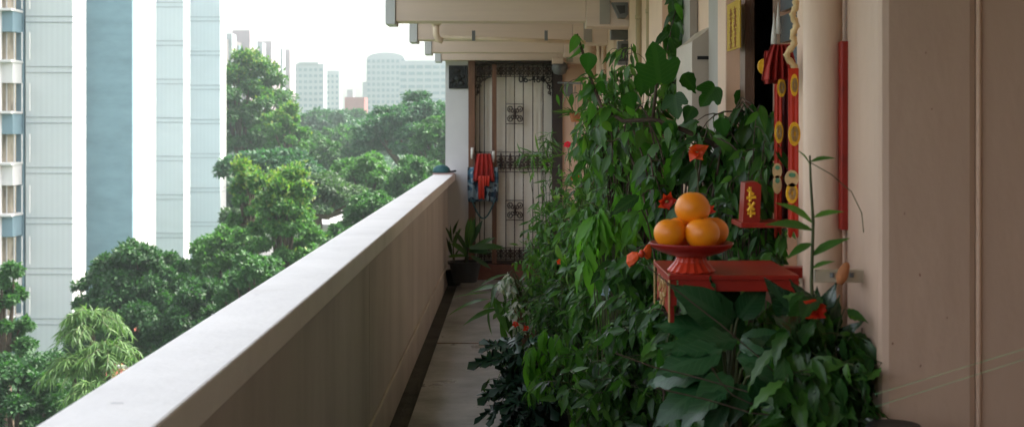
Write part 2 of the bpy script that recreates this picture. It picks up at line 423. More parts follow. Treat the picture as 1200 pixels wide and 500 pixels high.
# overhead beams with grey ends and haunches at the house wall
for i, (yy, lab) in enumerate([(F/188,'overhead corridor beam nearest the camera, cut by the top of the picture'),(F/153,'second overhead corridor beam, behind the thin drain pipe'),
                       (F/130.5,'third overhead corridor beam, just beyond the thin drain pipe'),(F/113.6-.24,'last overhead corridor beam, directly above the barred door')]):
    t = thing('ceiling_beam', lab, 'beam', (0,yy,2.24), 'overhead corridor beams')
    zb = [2.238,2.242,2.24,2.244][i]
    MB().box(-.735,.45,yy,yy+.22,zb,2.718,.004).build('beam_span', M['beam'], t)
    MB().box(-.80,-.737,yy-.012,yy+.235,zb-.02,2.717,.004).build('end_cap', M['cap'], t)
    MB().box(.452,.72,yy-.015,yy+.21,zb-.035,2.717,.004).build('haunch', M['beam'], t)
    MB().box(.535,.60,yy-.022,yy-.016,zb-.02,2.716).build('cover_strip', M['lightgrey'], t)

# ---- barred door
def gate():
    t = thing('barred_door', 'panelled door behind a wrought iron gate, unit number above, at the end of the corridor', 'door', (EX(603),YE,EZ(310)))
    zb, zt = EZ(309), EZ(70)
    fr = MB(); fr.box(EX(549),EX(556.5),YE-.03,YE+.04,zb-.08,zt); fr.build('left_jamb', M['wood'], t)
    fr = MB(); fr.box(EX(647.5),EX(659),YE-.03,YE+.04,zb-.08,zt); fr.build('right_jamb', M['darkwood'], t)
    fr = MB(); fr.box(EX(556.6),EX(647.4),YE-.03,YE+.04,EZ(75),zt-.002); fr.build('head_frame', M['darkwood'], t)
    MB().box(EX(576.5),EX(582),YE+.0,YE+.035,zb,EZ(75.5)).build('centre_post', M['wood'], t)
    # panelled door leaf
    d = MB(); y0 = YE+.12; d.box(EX(557),EX(647),y0,y0+.04,zb,EZ(75))
    leaf = d.build('door_leaf', M['door'], t)
    for (a,b_) in ((570,597),(600,634)):
        for (u,v) in ((99,119),(127,176),(205,250),(262,300)):
            m = MB(); th=.008
            x0,x1,z0,z1 = EX(a),EX(b_),EZ(v),EZ(u)
            m.box(x0,x1,y0-.012,y0-.0005,z0,z0+th); m.box(x0,x1,y0-.012,y0-.0005,z1-th,z1)
            m.box(x0,x0+th,y0-.012,y0-.0005,z0+th,z1-th); m.box(x1-th,x1,y0-.012,y0-.0005,z0+th,z1-th)
            m.box(x0+.04,x1-.04,y0-.007,y0-.0005,z0+.04,z1-.04,.003)
            m.build('raised_panel', M['door'], leaf)
    # bars
    for px in (562, 567.5, 592.8, 603, 613.3, 624.5, 636.5):
        MB().box(EX(px)-.0055,EX(px)+.0055,YE+.05,YE+.061,zb,EZ(75.5)).build('bar', M['iron'], t)
    yi = YE+.044
    def scroll(mb, cx, cz, r, turns=1.3, flip=1, start=0.):
        pts = []
        for k in range(15):
            u = k/14; a = start+flip*u*turns*2*math.pi; rr = r*(1-.75*u)
            pts.append((cx+rr*math.cos(a), yi, cz+rr*math.sin(a)))
        mb.tube(pts, .0058, 5)
    def band(py0, py1, xs, name='scroll_band'):
        mb = MB(); z0, z1 = EZ(py1), EZ(py0); mid=(z0+z1)/2; h=(z1-z0)
        mb.box(EX(557),EX(647),yi-.006,yi+.006,z1-.007,z1); mb.box(EX(557),EX(647),yi-.006,yi+.006,z0,z0+.007)
        for x in xs:
            cx = EX(x)
            for s_ in (-1,1):
                scroll(mb, cx+s_*.024, mid+h*.18, h*.20, 1.3, s_, math.pi if s_>0 else 0)
                scroll(mb, cx+s_*.024, mid-h*.20, h*.20, 1.3, -s_, math.pi if s_>0 else 0)
            mb.lathe([(.002,-h*.45),(.012,-h*.3),(.004,0),(.016,h*.25),(.002,h*.45)], (cx,yi,mid), 6)
        mb.build(name, M['iron'], t, smooth=True)
    band(76, 90, (564,573,587,598,609,619,630,641))
    band(178, 202, (564,573,587,598,609,619,630,641))
    band(290, 304, (564,573,587,598,609,619,630,641))
    def motif(py0, py1):
        mb = MB(); z0,z1 = EZ(py1),EZ(py0); x0,x1 = EX(593),EX(614); cx=(x0+x1)/2; mid=(z0+z1)/2; h=z1-z0
        for z in (z0,z1): mb.box(x0,x1,yi-.005,yi+.005,z-.004,z+.004)
        for sx in (-1,1):
            for sz in (-1,1):
                scroll(mb, cx+sx*.047, mid+sz*h*.26, h*.17, 1.4, sx*sz, math.pi/2*-sz)
                scroll(mb, cx+sx*.022, mid+sz*h*.14, h*.12, 1.2, -sx*sz, 0 if sx<0 else math.pi)
        mb.lathe([(.002,-h*.3),(.014,0),(.002,h*.3)], (cx,yi,mid), 6)
        mb.build('scroll_motif', M['iron'], t, smooth=True)
    motif(122,145); motif(235,258)
    for sx, px in ((1,558),(-1,646)):      # corner brackets
        mb = MB(); x = EX(px)
        for k,(dx,dz,r) in enumerate(((.03,-.03,.04),(.085,-.02,.03),(.02,-.10,.03),(.018,-.16,.018))):
            scroll(mb, x+sx*dx, EZ(90)+dz, r, 1.3, sx, 0)
        mb.tube([(x+sx*.15,yi,EZ(90)),(x+sx*.07,yi,EZ(93)),(x+sx*.02,yi,EZ(101)),(x+sx*.004,yi,EZ(112))], .007, 5)
        mb.build('corner_bracket', M['iron'], t, smooth=True)
    MB().box(EX(557),EX(647),YE+.03,YE+.07,zb,zb+.03).build('bottom_rail', M['iron'], t)
    # number
    cu = bpy.data.curves.new('unit_number', 'FONT'); cu.body = '06-464'; cu.size = .098; cu.extrude = .003; cu.align_x = 'CENTER'; cu.offset = .002
    to = bpy.data.objects.new('tmp', cu); C.objects.link(to)
    bpy.context.view_layer.update()
    me = bpy.data.meshes.new_from_object(to.evaluated_get(bpy.context.evaluated_depsgraph_get()))
    bpy.data.objects.remove(to)
    mm = Matrix.Translation(Vector((EX(623.5),YE+.036,EZ(96.5)))-ORG[t.name]) @ Matrix.Rotation(R(90),4,'X')
    me.transform(mm); me.materials.clear(); me.materials.append(M['black'])
    o = bpy.data.objects.new('unit_number', me); C.objects.link(o); o.parent = t
gate()

# relief plaque on the pier
pl = thing('relief_plaque', 'square black cast relief plaque on the pale pier beside the door', 'plaque', (EX(537),YE-.02,EZ(104)))
MB().box(EX(526),EX(548),YE-.022,YE-.004,EZ(104),EZ(77),.003).build('plate', M['relief'], pl)
m = MB()
for (px,py,r) in ((537,83,.026),(537,92,.042),(530,95,.03),(543,90,.022),(541,98,.03),(532,86,.016),(545,81,.014),(534,100,.024),(529,81,.014)):
    m.lathe([(r*math.cos(a),r*.9*math.sin(a)) for a in np.linspace(-1.5,1.5,7)], (EX(px),YE-.020,EZ(py)), 10, squash=.35)
m.build('raised_figure', M['relief'], pl, smooth=True)

# things on the gate
t = thing('folded_cloth', 'dark red folded cloth hanging on the gate above the patterned bag', 'cloth', P(566,214,13.9))
def drape(name, px0, px1, py0, py1, d, mat, parent, folds=5, amp=.02, taper=.0, thick=.006, top_taper=0., nz=10):
    """a cloth sheet hanging in vertical folds, with thickness"""
    nx = folds*6; V=[]; Fc=[]
    for side in (0,1):
        for j in range(nz+1):
            v = j/nz
            for i in range(nx+1):
                u = i/nx; w = 1 - taper*v - top_taper*(1-v)**2
                px = (px0+px1)/2 + (u-.5)*(px1-px0)*w
                p = P(px, py0+(py1-py0)*(v+.02*math.sin(u*9)*v), d)
                p.y += amp*math.sin(u*folds*2*math.pi+v*.8)*(.35+.65*v)+side*thick
                V.append(p[:])
    K=(nx+1)*(nz+1)
    for side in (0,1):
        for j in range(nz):
            for i in range(nx):
                a=side*K+j*(nx+1)+i; q=(a,a+1,a+nx+2,a+nx+1); Fc.append(q if side else q[::-1])
    for i in range(nx):
        a=i; Fc.append((a,a+1,K+a+1,K+a)); a=nz*(nx+1)+i; Fc.append((a+1,a,K+a,K+a+1))
    for j in range(nz):
        a=j*(nx+1); b2=a+nx+1; Fc.append((b2,a,K+a,K+b2)); a=j*(nx+1)+nx; b2=a+nx+1; Fc.append((a,b2,K+b2,K+a))
    m=MB(); m.add(V,Fc); return m.build(name, mat, parent, smooth=True)
drape('fold', 556,578,180,212,13.88,M['redcloth'],t,4,.022,-.15,.012,.25)
drape('tie_end', 560,568,206,233,13.84,M['redribbon'],t,2,.012,.1,.008)
drape('tie_end', 567,574,206,218,13.84,M['redribbon'],t,2,.012,.1,.008)
def bag_mat():
    m, n, out = nt('blue patterned bag cloth'); b = bsdf(n, out, .75)
    mp = coords(n); v = N(n,'ShaderNodeTexVoronoi'); v.inputs['Scale'].default_value=26; n.links.new(mp.outputs[0], v.inputs[0])
    r = ramp(n, [(0,(.25,.34,.38)),(.3,(.02,.05,.09)),(.55,(.05,.14,.20)),(.8,(.02,.03,.05)),(1,(.20,.05,.05))]); r.color_ramp.interpolation='CONSTANT'
    sp = N(n,'ShaderNodeSeparateColor'); n.links.new(v.outputs['Color'], sp.inputs[0])
    n.links.new(sp.outputs[0], r.inputs[0]); n.links.new(r.outputs[0], b.inputs['Base Color']); return m
t = thing('patterned_bag', 'blue and dark patterned cloth bag hanging on the gate under the red cloth', 'bag', P(566,240,13.95))
drape('bag_body', 546,586,196,236,13.93,bag_mat(),t,4,.025,.12,.03,.1)
m = MB(); m.tube([P(552+k*3.2, 232+24*math.sin(math.pi*k/9), 13.9) for k in range(10)], .008, 6); m.build('strap', M['teal'], t, smooth=True)
for px,py in ((553.5,180),(578.5,184)):
    o = MB().tube([P(px,py-7,13.93),P(px-.6,py+6,13.92)], [.016,.012], 8).build('clothes_peg', M['clip'], smooth=True)
    tag(o, 'small white peg left of the red cloth on the gate' if px<560 else 'small white peg right of the red cloth on the gate', 'peg', 'pegs on the gate')

# cap on a board, on the parapet end
o = MB().box(-.80,-.59,13.45,13.62,1.10,1.112,.003).build('thin_board', M['board']); tag(o,'thin pinkish board lying across the far end of the parapet','board')
t = thing('cloth_cap', 'dark teal cloth cap lying on the pinkish board at the end of the parapet', 'cap', (-.70,13.53,1.114))
m = MB(); m.lathe([(.085,0),(.09,.015),(.08,.045),(.055,.068),(.02,.078),(.004,.079)], (-.715,13.53,1.114), 20, squash=.7); m.build('crown', M['teal'], t, smooth=True)
m = MB(); m.prism([(-.66,1.114),(-.60,1.118),(-.575,1.122),(-.565,1.134),(-.58,1.142),(-.61,1.136),(-.67,1.132)],'y',13.49,13.57); m.build('brim', M['black'], t)
m = MB(); m.box(-.80,-.775,13.50,13.56,1.114,1.130,.004); m.build('strap_end', M['black'], t)

# pipes under the beams and on the wall
t = thing('drain_pipe', 'thin pale drain pipe with elbow sloping across below the second beam', 'pipe', (-.2,10.3,2.2))
d=10.25
m = MB(); m.tube([P(511,22,d),P(511,30,d)], .034, 14); m.build('socket', M['whitepipe'], t, smooth=True)
m = MB(); m.tube([P(511,29,d),P(511,40,d),P(513,46,d),P(519,48,d)], [.024,.024,.028,.024], 14); m.build('elbow', M['whitepipe'], t, smooth=True)
m = MB(); m.tube([P(517,43.5,d),P(600,46.5,d),P(686,50,d)], .015, 12); m.build('pipe_run', M['whitepipe'], t, smooth=True)
for px in (555,640): MB().box(P(px,0,d).x-.012,P(px,0,d).x+.012,d-.02,d+.02,P(px,44,d).z-.025,P(px,44,d).z+.05).build('pipe_bracket', M['greybox'], t)

pipes = [(964,3.20,.0455,'pipe','wide smooth pipe from floor to ceiling beside the red hangings'),
         (750,8.35,.026,'oldpipe','yellowed vertical pipe left of its darker twin above the plants'),
         (762,7.9,.024,'oldpipe','darker vertical pipe right of its yellowed twin above the plants'),
         (692,12.2,.05,'pipe','vertical pipe on the wall beyond the hanging pot'),
         (708,11.3,.02,'pipe','thin vertical conduit beside the far wall lamps')]
for px,d,r,mt,lab in pipes:
    x = P(px,0,d).x
    t = thing('wall_pipe', lab, 'pipe', (x,d,.0), 'vertical pipes on the house wall')
    MB().tube([(x,d,.005),(x,d,2.71)], r, 28).build('pipe_run', M[mt], t, smooth=True)
    for z in (.9,1.95,2.25): MB().tube([(x,d,z-.012),(x,d,z+.012)], r+.004, 28).build('pipe_collar', M[mt], t, smooth=True)
# trims on the wall: door panels and frames seen at a grazing angle
def slab(name, pxa, pxb, z0, z1, mat, label, cat, proud=.03, group=None):
    ya, yb = DY(pxb), DY(pxa)
    o = MB().box(XW-proud, XW-.002, ya, yb, z0, z1, .004).build(name, mat); return tag(o, label, cat, group)
slab('wall_pilaster', 774, 790, .005, 2.70, M['wall'], 'narrow pilaster on the house wall behind the hanging creeper', 'pilaster', .06)
slab('door_panel', 841, 858, .005, 2.70, M['lightgrey'], 'pale grey closed shutter panel left of the yellow paper', 'door', .035)
slab('door_panel', 859, 869, .005, 2.70, M['wall'], 'beige closed shutter panel right of the yellow paper', 'door', .055)
# yellow paper on a board facing the corridor
t = thing('paper_notice', 'tall yellow paper strip with brown vertical writing on the shutter', 'notice', P(858,58,5.0))
XP = XW-.062
ya, yb = XP*F/(867-CX), XP*F/(852-CX)
zt, zb = CAMZ-(5-CY)*4.55/F, CAMZ-(60-CY)*4.55/F
MB().box(XP, XP+.004, ya, yb, zb, zt).build('paper', M['yellow'], t)
for c_ in range(2):
    m = MB(); yc = ya+(yb-ya)*(.33+.34*c_)
    for k in range(9):
        z = zt-.02-(zt-zb-.03)*k/9
        for q in range(4):
            w_ = .014+.022*random.random(); zz = z-.003-q*.005
            if q%2: m.box(XP-.0015,XP-.0005,yc-w_,yc+w_,zz,zz+.0018)
            else: m.box(XP-.0015,XP-.0005,yc+(random.random()-.5)*.03,yc+(random.random()-.5)*.03+.004,zz-.006,zz+.004)
    m.build('writing', M['ink'], t)
MB().box(XP,XP+.006,ya-.02,yb+.02,zt-.02,zt+.02).build('top_mount', M['terra'], t) if False else None
# white casing with a cut corner
t = thing('meter_cabinet', 'off white cabinet with a slanted top corner on the wall behind the leaves', 'cabinet', P(825,140,5.25))
m = MB(); d=5.25; a=P(811,160,d); b2=P(840,30,d); k1=P(811,49,d); k2=P(826,38,d)
m.prism([(a.x,a.z),(XW-.003,a.z),(XW-.003,b2.z),(b2.x-.02,b2.z),(k2.x,k2.z),(k1.x,k1.z)],'y',d,d+.5); o=m.build('casing', M['whitebox'], t)
MB().box(a.x+.02,a.x+.07,d-.004,d,P(0,70,d).z,P(0,66,d).z).build('vent_slot', M['black'], t)
MB().box(P(829,0,d).x,XW-.003,d+.52,d+.9,P(0,38,d).z,2.7).build('riser_duct', M['lightgrey'], t)
# lamps / boxes under the haunches
def floodlight(px0,px1,py0,py1,d,label,tilt):
    t = thing('wall_lamp', label, 'lamp', P((px0+px1)/2,py1,d), 'dark bulkhead lamps above the plants')
    x0,x1 = P(px0,0,d).x,P(px1,0,d).x; z0,z1=P(0,py1,d).z,P(0,py0,d).z
    m = MB(); ins=(x1-x0)*.22
    m.prism([(x0,z1),(x1,z1),(x1,z0+.02),(x1-ins*.6,z0),(x0+ins+tilt,z0)],'y',d,d+.10); m.build('housing', M['greybox'], t)
    m = MB(); m.prism([(x0+.025,z1-.02),(x1-.018,z1-.02),(x1-.018,z0+.03),(x0+ins+tilt+.008,z0+.022)],'y',d-.006,d-.0005); m.build('lens', M['lampglass'], t)
    m = MB(); m.tube([((x0+x1)/2,d+.1,(z0+z1)/2),((x0+x1)/2,d+.22,z1+.02),((x0+x1)/2,d+.25,z1+.12)], .012, 8); m.build('bracket', M['greybox'], t)
floodlight(717,736,3,21,F/190,'upper dark trapezoid lamp under the nearest beam',.02)
floodlight(724,747,48,76,F/172,'lower dark square lamp beside the yellowed pipe',-.03)
t = thing('junction_box', 'small grey cable box on a ledge between the two dark lamps', 'box', P(730,46,F/172))
d=F/172; MB().box(P(716,0,d).x,P(744,0,d).x,d+.02,d+.12,P(0,46,d).z,P(0,35,d).z,.006).build('box_body', M['greybox'], t)
MB().box(P(715,0,d).x,P(740,0,d).x,d-.02,d+.14,P(0,35,d).z,P(0,32.5,d).z).build('ledge', M['beam'], t)
m=MB()
for q in range(4): m.tube([P(741+q*1.5,22+q*2,d),P(746-q,30+q*3,d-.03),P(741+q,40,d),P(748,52,d)], .006, 6)
m.build('cable', M['black'], t, smooth=True)
# far lamp, meter box, hanging pot at the end
t = thing('round_lamp', 'round grey bulkhead lamp right of the door head', 'lamp', P(658,90,13.85))
MB().lathe([(.02,-.07),(.06,-.055),(.085,0),(.07,.05),(.03,.07)], P(656,80,13.85), 18).build('globe', M['greybox'], t, smooth=True)
MB().box(P(647,0,13.8).x,P(660,0,13.8).x,13.75,13.95,P(0,75,13.8).z,P(0,68,13.8).z,.005).build('bracket', M['beam'], t)
t = thing('meter_box', 'small grey meter box on the wall above the orange hanging pot', 'box', P(666,113,13.7))
MB().box(P(661,0,13.7).x,P(671,0,13.7).x,13.62,13.75,P(0,113,13.7).z,P(0,96,13.7).z,.006).build('box_body', M['greybox'], t)
m=MB(); m.tube([P(654,97,13.7),P(700,98.5,12.9)], .009, 6); m.build('pipe_run', M['greybox'], t)
def pot(parent, c, r, h, mat, rim=True):
    m = MB(); m.lathe([(r*.68,0),(r*.72,.004),(r*.96,h*.86),(r*1.06,h*.87),(r*1.08,h),(r*.95,h),(r*.92,h*.88)], c, 26); m.build('pot', mat, parent, smooth=False)
    m = MB(); m.lathe([(.01,h*.84),(r*.9,h*.86),(r*.9,h*.88),(.01,h*.90)], c, 20); m.build('soil', M['soil'], parent, smooth=True)

# ---- red altar with fruit
DN = 3.18; DF = 3.52
zT = P(0,322,DN).z
t = thing('altar_shelf', 'red lacquered offering shelf with gold edged side panel, holding a plate of oranges', 'shelf', P(860,350,3.3))
xl, xr = P(787,0,DN).x, P(936,0,DN).x
xl0 = P(766,0,DF).x+.0
xl = (xl+xl0)/2
m = MB(); m.box(xl-.004,xr,DN-.004,DF,zT-.012,zT,.002); m.build('shelf_top', M['redlac'], t)
m = MB(); m.box(xl+.02,xr,DN,DN+.014,P(0,341,DN).z,zT-.0125); m.build('front_apron', M['redlac'], t)
m = MB(); m.box(xl,xl+.016,DN,DN+.03,P(0,358,DN).z,zT-.0125,.002); m.build('front_leg', M['redlac'], t)
m = MB(); m.prism([(DN+.03,zT-.012),(DF-.02,zT-.012),(DF-.02,zT-.10),(DF-.06,zT-.085),((DN+DF)/2,zT-.09),(DN+.06,zT-.10),(DN+.03,zT-.115)],'x',xl+.003,xl+.013); m.build('side_panel', M['redlac'], t)
for yy in (DN-.003, DF-.012):
    m = MB(); m.box(xl-.003,xl-.0005,yy,yy+.014,zT-.11,zT+.003); m.build('gold_trim', M['goldtrim'], t)
m = MB()
for (yy,zz,rr) in ((3.30,.045,.020),(3.36,.055,.026),(3.42,.045,.020),(3.33,.075,.014),(3.39,.08,.014)):
    m.tube([(xl+.001,yy+rr*math.cos(a),zT-zz+rr*math.sin(a)) for a in np.linspace(0,5.6,12)], .0028, 5)
m.build('gold_carving', M['goldtrim'], t)
m = MB(); m.box(xr-.03,xr,DN+.02,DF,zT-.09,zT-.0125); m.build('back_bracket', M['redlac'], t)
m = MB(); m.box(xr,XW-.002,DF-.05,DF,zT-.04,zT-.014); m.build('wall_bracket', M['redlac'], t)

pc = P(810,322,3.245); pc.z = zT+.001
t = thing('footed_plate', 'red footed plastic plate holding oranges on the altar shelf', 'plate', pc)
s_ = 3.33/F
m = MB(); m.lathe([(.054,0),(.056,.004),(.050,.010),(.038,.024),(.034,.034),(.036,.038)], pc, 36)
V = np.array(m.v); 
for i in range(len(V)):
    if i//36 in (1,2,3,4):
        k = i%36; f_ = 1+.03*(1 if k%2 else -1); V[i,0] = pc.x+(V[i,0]-pc.x)*f_; V[i,1] = pc.y+(V[i,1]-pc.y)*f_
m.v = [tuple(x) for x in V]; m.build('foot', M['redlip'], t, smooth=False)
m = MB(); m.lathe([(.034,.036),(.07,.046),(.094,.058),(.099,.066),(.1005,.069),(.098,.070),(.09,.064),(.06,.052),(.004,.050)], pc, 48); m.build('dish', M['redplate'], t, smooth=True)
def orange(c, r, lab):
    t = thing('orange', lab, 'orange', (c[0],c[1],c[2]-r), 'oranges on the red plate')
    pr = []
    for a in np.linspace(-math.pi/2, math.pi/2, 22):
        rr = r*math.cos(a); z = r*.93*math.sin(a)
        if a > 1.0: z -= r*.10*((a-1.0)/.57)**2
        if a < -1.0: z += r*.06*((-a-1.0)/.57)**2
        pr.append((max(rr,.0006), z))
    m = MB().lathe(pr, c, 36); ph=c[0]*90+c[2]*50; vv=[]
    for (x,y,z) in m.v:
        dx,dy,dz=(x-c[0])/r,(y-c[1])/r,(z-c[2])/r; k_=1+.014*math.sin(3*dx+ph)+.012*math.sin(4*dy-ph)+.012*math.sin(3.5*dz+2*ph)
        vv.append((c[0]+dx*r*k_,c[1]+dy*r*k_,c[2]+dz*r*k_))
    m.v=vv; m.build('fruit', M['orange'], t, smooth=True)
    MB().lathe([(.0045,0),(.005,.0015),(.002,.003)], (c[0],c[1],c[2]+r*.80), 8).build('stem_button', M['stem'], t, smooth=True)
def OP(px,py,d): return P(px,py,d)
zb_ = pc.z+.055
ro = .041
c1 = Vector((pc.x-.055, pc.y-.035, zb_+ro*.93)); c2 = Vector((pc.x+.020, pc.y-.045, zb_+ro*.93)); c4=Vector((pc.x+.055,pc.y+.035,zb_+ro*.9)); c5=Vector((pc.x-.02,pc.y+.04,zb_+ro*.9))
c3 = Vector((pc.x+.002, pc.y-.008, zb_+ro*.93+.058))
orange(c1,.0375,'front left orange of the fruit on the red plate')
orange(c2,.041,'front middle orange of the fruit on the red plate')
orange(c4,.039,'shaded orange at the right behind the others on the red plate')
orange(c5,.038,'orange hidden at the back of the red plate under the top one')
orange(c3,.0425,'topmost orange stacked on the others')

# ---- red hangings at the doorway
def oval(m, c, rx, rz, th=.004, n=20, ax='xz'):
    poly = [(c.x+rx*math.cos(2*math.pi*k/n), c.z+rz*math.sin(2*math.pi*k/n)) for k in range(n)]
    m.prism(poly,'y',c.y,c.y+th)
def hanging(px, d, wpx, ovals, label, top=60, bot=275):
    t = thing('red_hanging', label, 'ornament', P(px,top,d), 'red festive hangings by the doorway')
    drape('ribbon', px-wpx/2, px+wpx/2, top, bot, d, M['redribbon'], t, 2, .003, 0, .003)
    for (py,rx,rz,mt,dx) in ovals:
        m = MB(); c = P(px+dx,py,d); c.y -= .012; oval(m, c, rx*d/F, rz*d/F); o = m.build('gold_medallion', M[mt], t)
        m = MB(); c2_ = c.copy(); c2_.y -= .003
        if mt == 'gold':
            for k in range(3): m.tube([(c.x+rx*.55*(1-.25*k)*d/F*math.cos(a), c.y-.003, c.z+rz*.6*(1-.25*k)*d/F*math.sin(a)) for a in np.linspace(0,6.28,14)], .0016, 4)
            m.build('embossing', M['goldtrim'], o)
        else:
            c2_.z += rz*.42*d/F; oval(m, c2_, rx*.5*d/F, rz*.28*d/F, .0025); m.build('leaf_mark', M['greenfoil'], o)
    return t
hanging(930,3.50,12,[(100,4.5,13,'gold',0),(157,7,14,'gold',0),(209,8,10,'palegold',-3),(226,7,12,'gold',-3)],'right red ribbon hanging strung with gold medallions next to the pipe',80)
hanging(912,3.85,9,[(103,5,11,'gold',3),(155,5,13,'gold',0),(200,5.5,9,'palegold',-2),(216,5,11,'palegold',-2)],'left red ribbon hanging with gold medallions in front of dark doorway',84)
t = thing('red_drape', 'crumpled red cloth drape with gold patch at the head of the doorway', 'cloth', P(912,60,3.9))
drape('ruffle', 896,934,52,94,3.66,M['redcloth'],t,5,.022,-.1,.006,.45,14)
drape('ruffle', 893,915,60,98,3.72,M['redcloth'],t,4,.018,.35,.006,.3,14)
m = MB(); oval(m, P(896,78,3.78), .018, .022, .01); m.build('gold_patch', M['gold'], t)
drape('maroon_backing', 915,926,86,262,3.9,M['maroon'],t,2,.006,0,.004)
t = thing('bead_garland', 'pale twisted rope garland hanging at the top of the doorway', 'garland', P(930,20,3.6))
m = MB()
pts = [P(931+2.2*math.sin(k*.9)-(7*math.sin((k-14)/10*3.14) if 14<k<24 else 0), 0+k*3.4, 3.62) for k in range(27)]
m.tube(pts, [.007+.003*(k%2) for k in range(27)], 8); m.build('rope', M['palegold'], t, smooth=True)
t = thing('hanging_bells', 'pair of small white pointed tassels above the red drape', 'ornament', P(909,45,3.9))
for q in range(2): MB().lathe([(.009,0),(.007,.03),(.003,.06),(.001,.09)], P(907+q*5,52-q*12,3.9), 10).build('tassel', M['clip'], t, smooth=True)

t = thing('red_altar_box', 'small red wall shelf with gold lettered red box under the hangings', 'shelf', P(880,268,3.75))
d=3.72
m = MB(); m.box(P(868,0,d).x,P(936,0,d).x,d,d+.16,P(0,267,d).z,P(0,261,d).z,.002); m.build('shelf_board', M['redlac'], t)
m = MB(); a=P(872,261,d); b2=P(892,213,d)
m.prism([(a.x,a.z),(b2.x,a.z),(b2.x+.004,b2.z-.01),(b2.x-.01,b2.z),(a.x+.006,b2.z-.004)],'y',d+.02,d+.09); bx=m.build('letter_box', M['redlac'], t)
m = MB()
for (x0,y0,x1,y1) in ((876,222,883,228),(879,219,879,236),(875,232,886,231),(877,238,884,246),(884,237,876,247),(880,244,880,254),(876,250,885,250)):
    m.tube([P(x0,y0,d+.016),P(x1,y1,d+.016)], .0042, 5)
m.build('gold_character', M['gold'], bx)
# couplet board: red strip on the wall right of the pipe
y0_, y1_ = XW*F/(1000-CX), XW*F/(981-CX)
o = MB().box(XW-.028,XW-.004,y0_,y1_,P(0,267,3.2).z,P(0,50,3.2).z,.003).build('red_board', M['redlac']); tag(o,'narrow vertical dark red board on the wall right of the wide pipe','board')
t = thing('wall_bracket', 'beige metal bracket with bolts at the foot of the wide pipe, terracotta bird on it', 'bracket', P(985,330,3.05))
d=3.0; m=MB(); m.box(P(955,0,d).x,XW-.004,d,d+.02,P(0,331,d).z,P(0,316,d).z,.002); m.build('plate', M['strap'], t)
for px in (975,998): MB().lathe([(.005,-.005),(.005,.005)], P(px,322,d-.002), 8).build('bolt', M['greybox'], t)
t = thing('clay_bird', 'small terracotta bird shaped ornament perched on the bracket', 'ornament', P(988,326,2.97))
m=MB(); m.tube([P(984,333,2.97),P(986,325,2.97),P(989,317,2.97),P(992,310,2.97),P(993,307,2.97)],[.006,.013,.012,.008,.003],10); m.build('body', M['terra'], t, smooth=True)

# strings in the lower right corner
for (a,b2,lab) in (((1024,462),(1215,404),'upper taut green nylon line across the lower right corner'),((1026,476),(1215,416),'lower taut green nylon line across the lower right corner')):
    o = MB().tube([P(a[0],a[1],2.80),P(b2[0],b2[1],2.35)], .0004, 5).build('nylon_line', M['string']); tag(o, lab, 'line', 'nylon lines at lower right')

# ================================================================= PLANTS
G_DARK = [(.012,.042,.009),(.025,.085,.014),(.045,.13,.020),(.08,.20,.028),(.03,.10,.02),(.014,.052,.012),(.05,.13,.02)]
G_MID  = [(.022,.08,.013),(.05,.155,.022),(.09,.23,.032),(.035,.115,.02),(.14,.27,.04),(.03,.10,.018)]
G_LITE = [(.07,.22,.02),(.12,.31,.03),(.09,.25,.03)]
G_COOL = [(.012,.042,.024),(.02,.065,.034),(.035,.095,.055)]
L_dark = leaf_mat('dark shrub leaf', G_DARK, .32, .4, .25, (.08,.17,.04), spec=.42)
L_mid = leaf_mat('mid shrub leaf', G_MID, .32, .42, .25, (.12,.24,.06), spec=.42)
L_lite = leaf_mat('fresh light leaf', G_LITE, .4, .4)
L_vein = leaf_mat('veined glossy leaf', [(.010,.045,.014),(.016,.066,.020),(.028,.09,.028)], .26, .1, .2, (.07,.15,.07), coat=.0, spec=.4)
L_pale = leaf_mat('variegated pale leaf', [(.35,.42,.36),(.6,.60,.55),(.12,.24,.12),(.5,.5,.45)], .45, .25)
L_ivy = leaf_mat('broad ivy leaf', [(.014,.055,.008),(.02,.08,.012),(.034,.13,.018)], .4, .35, .25, (.06,.15,.03), spec=.3)

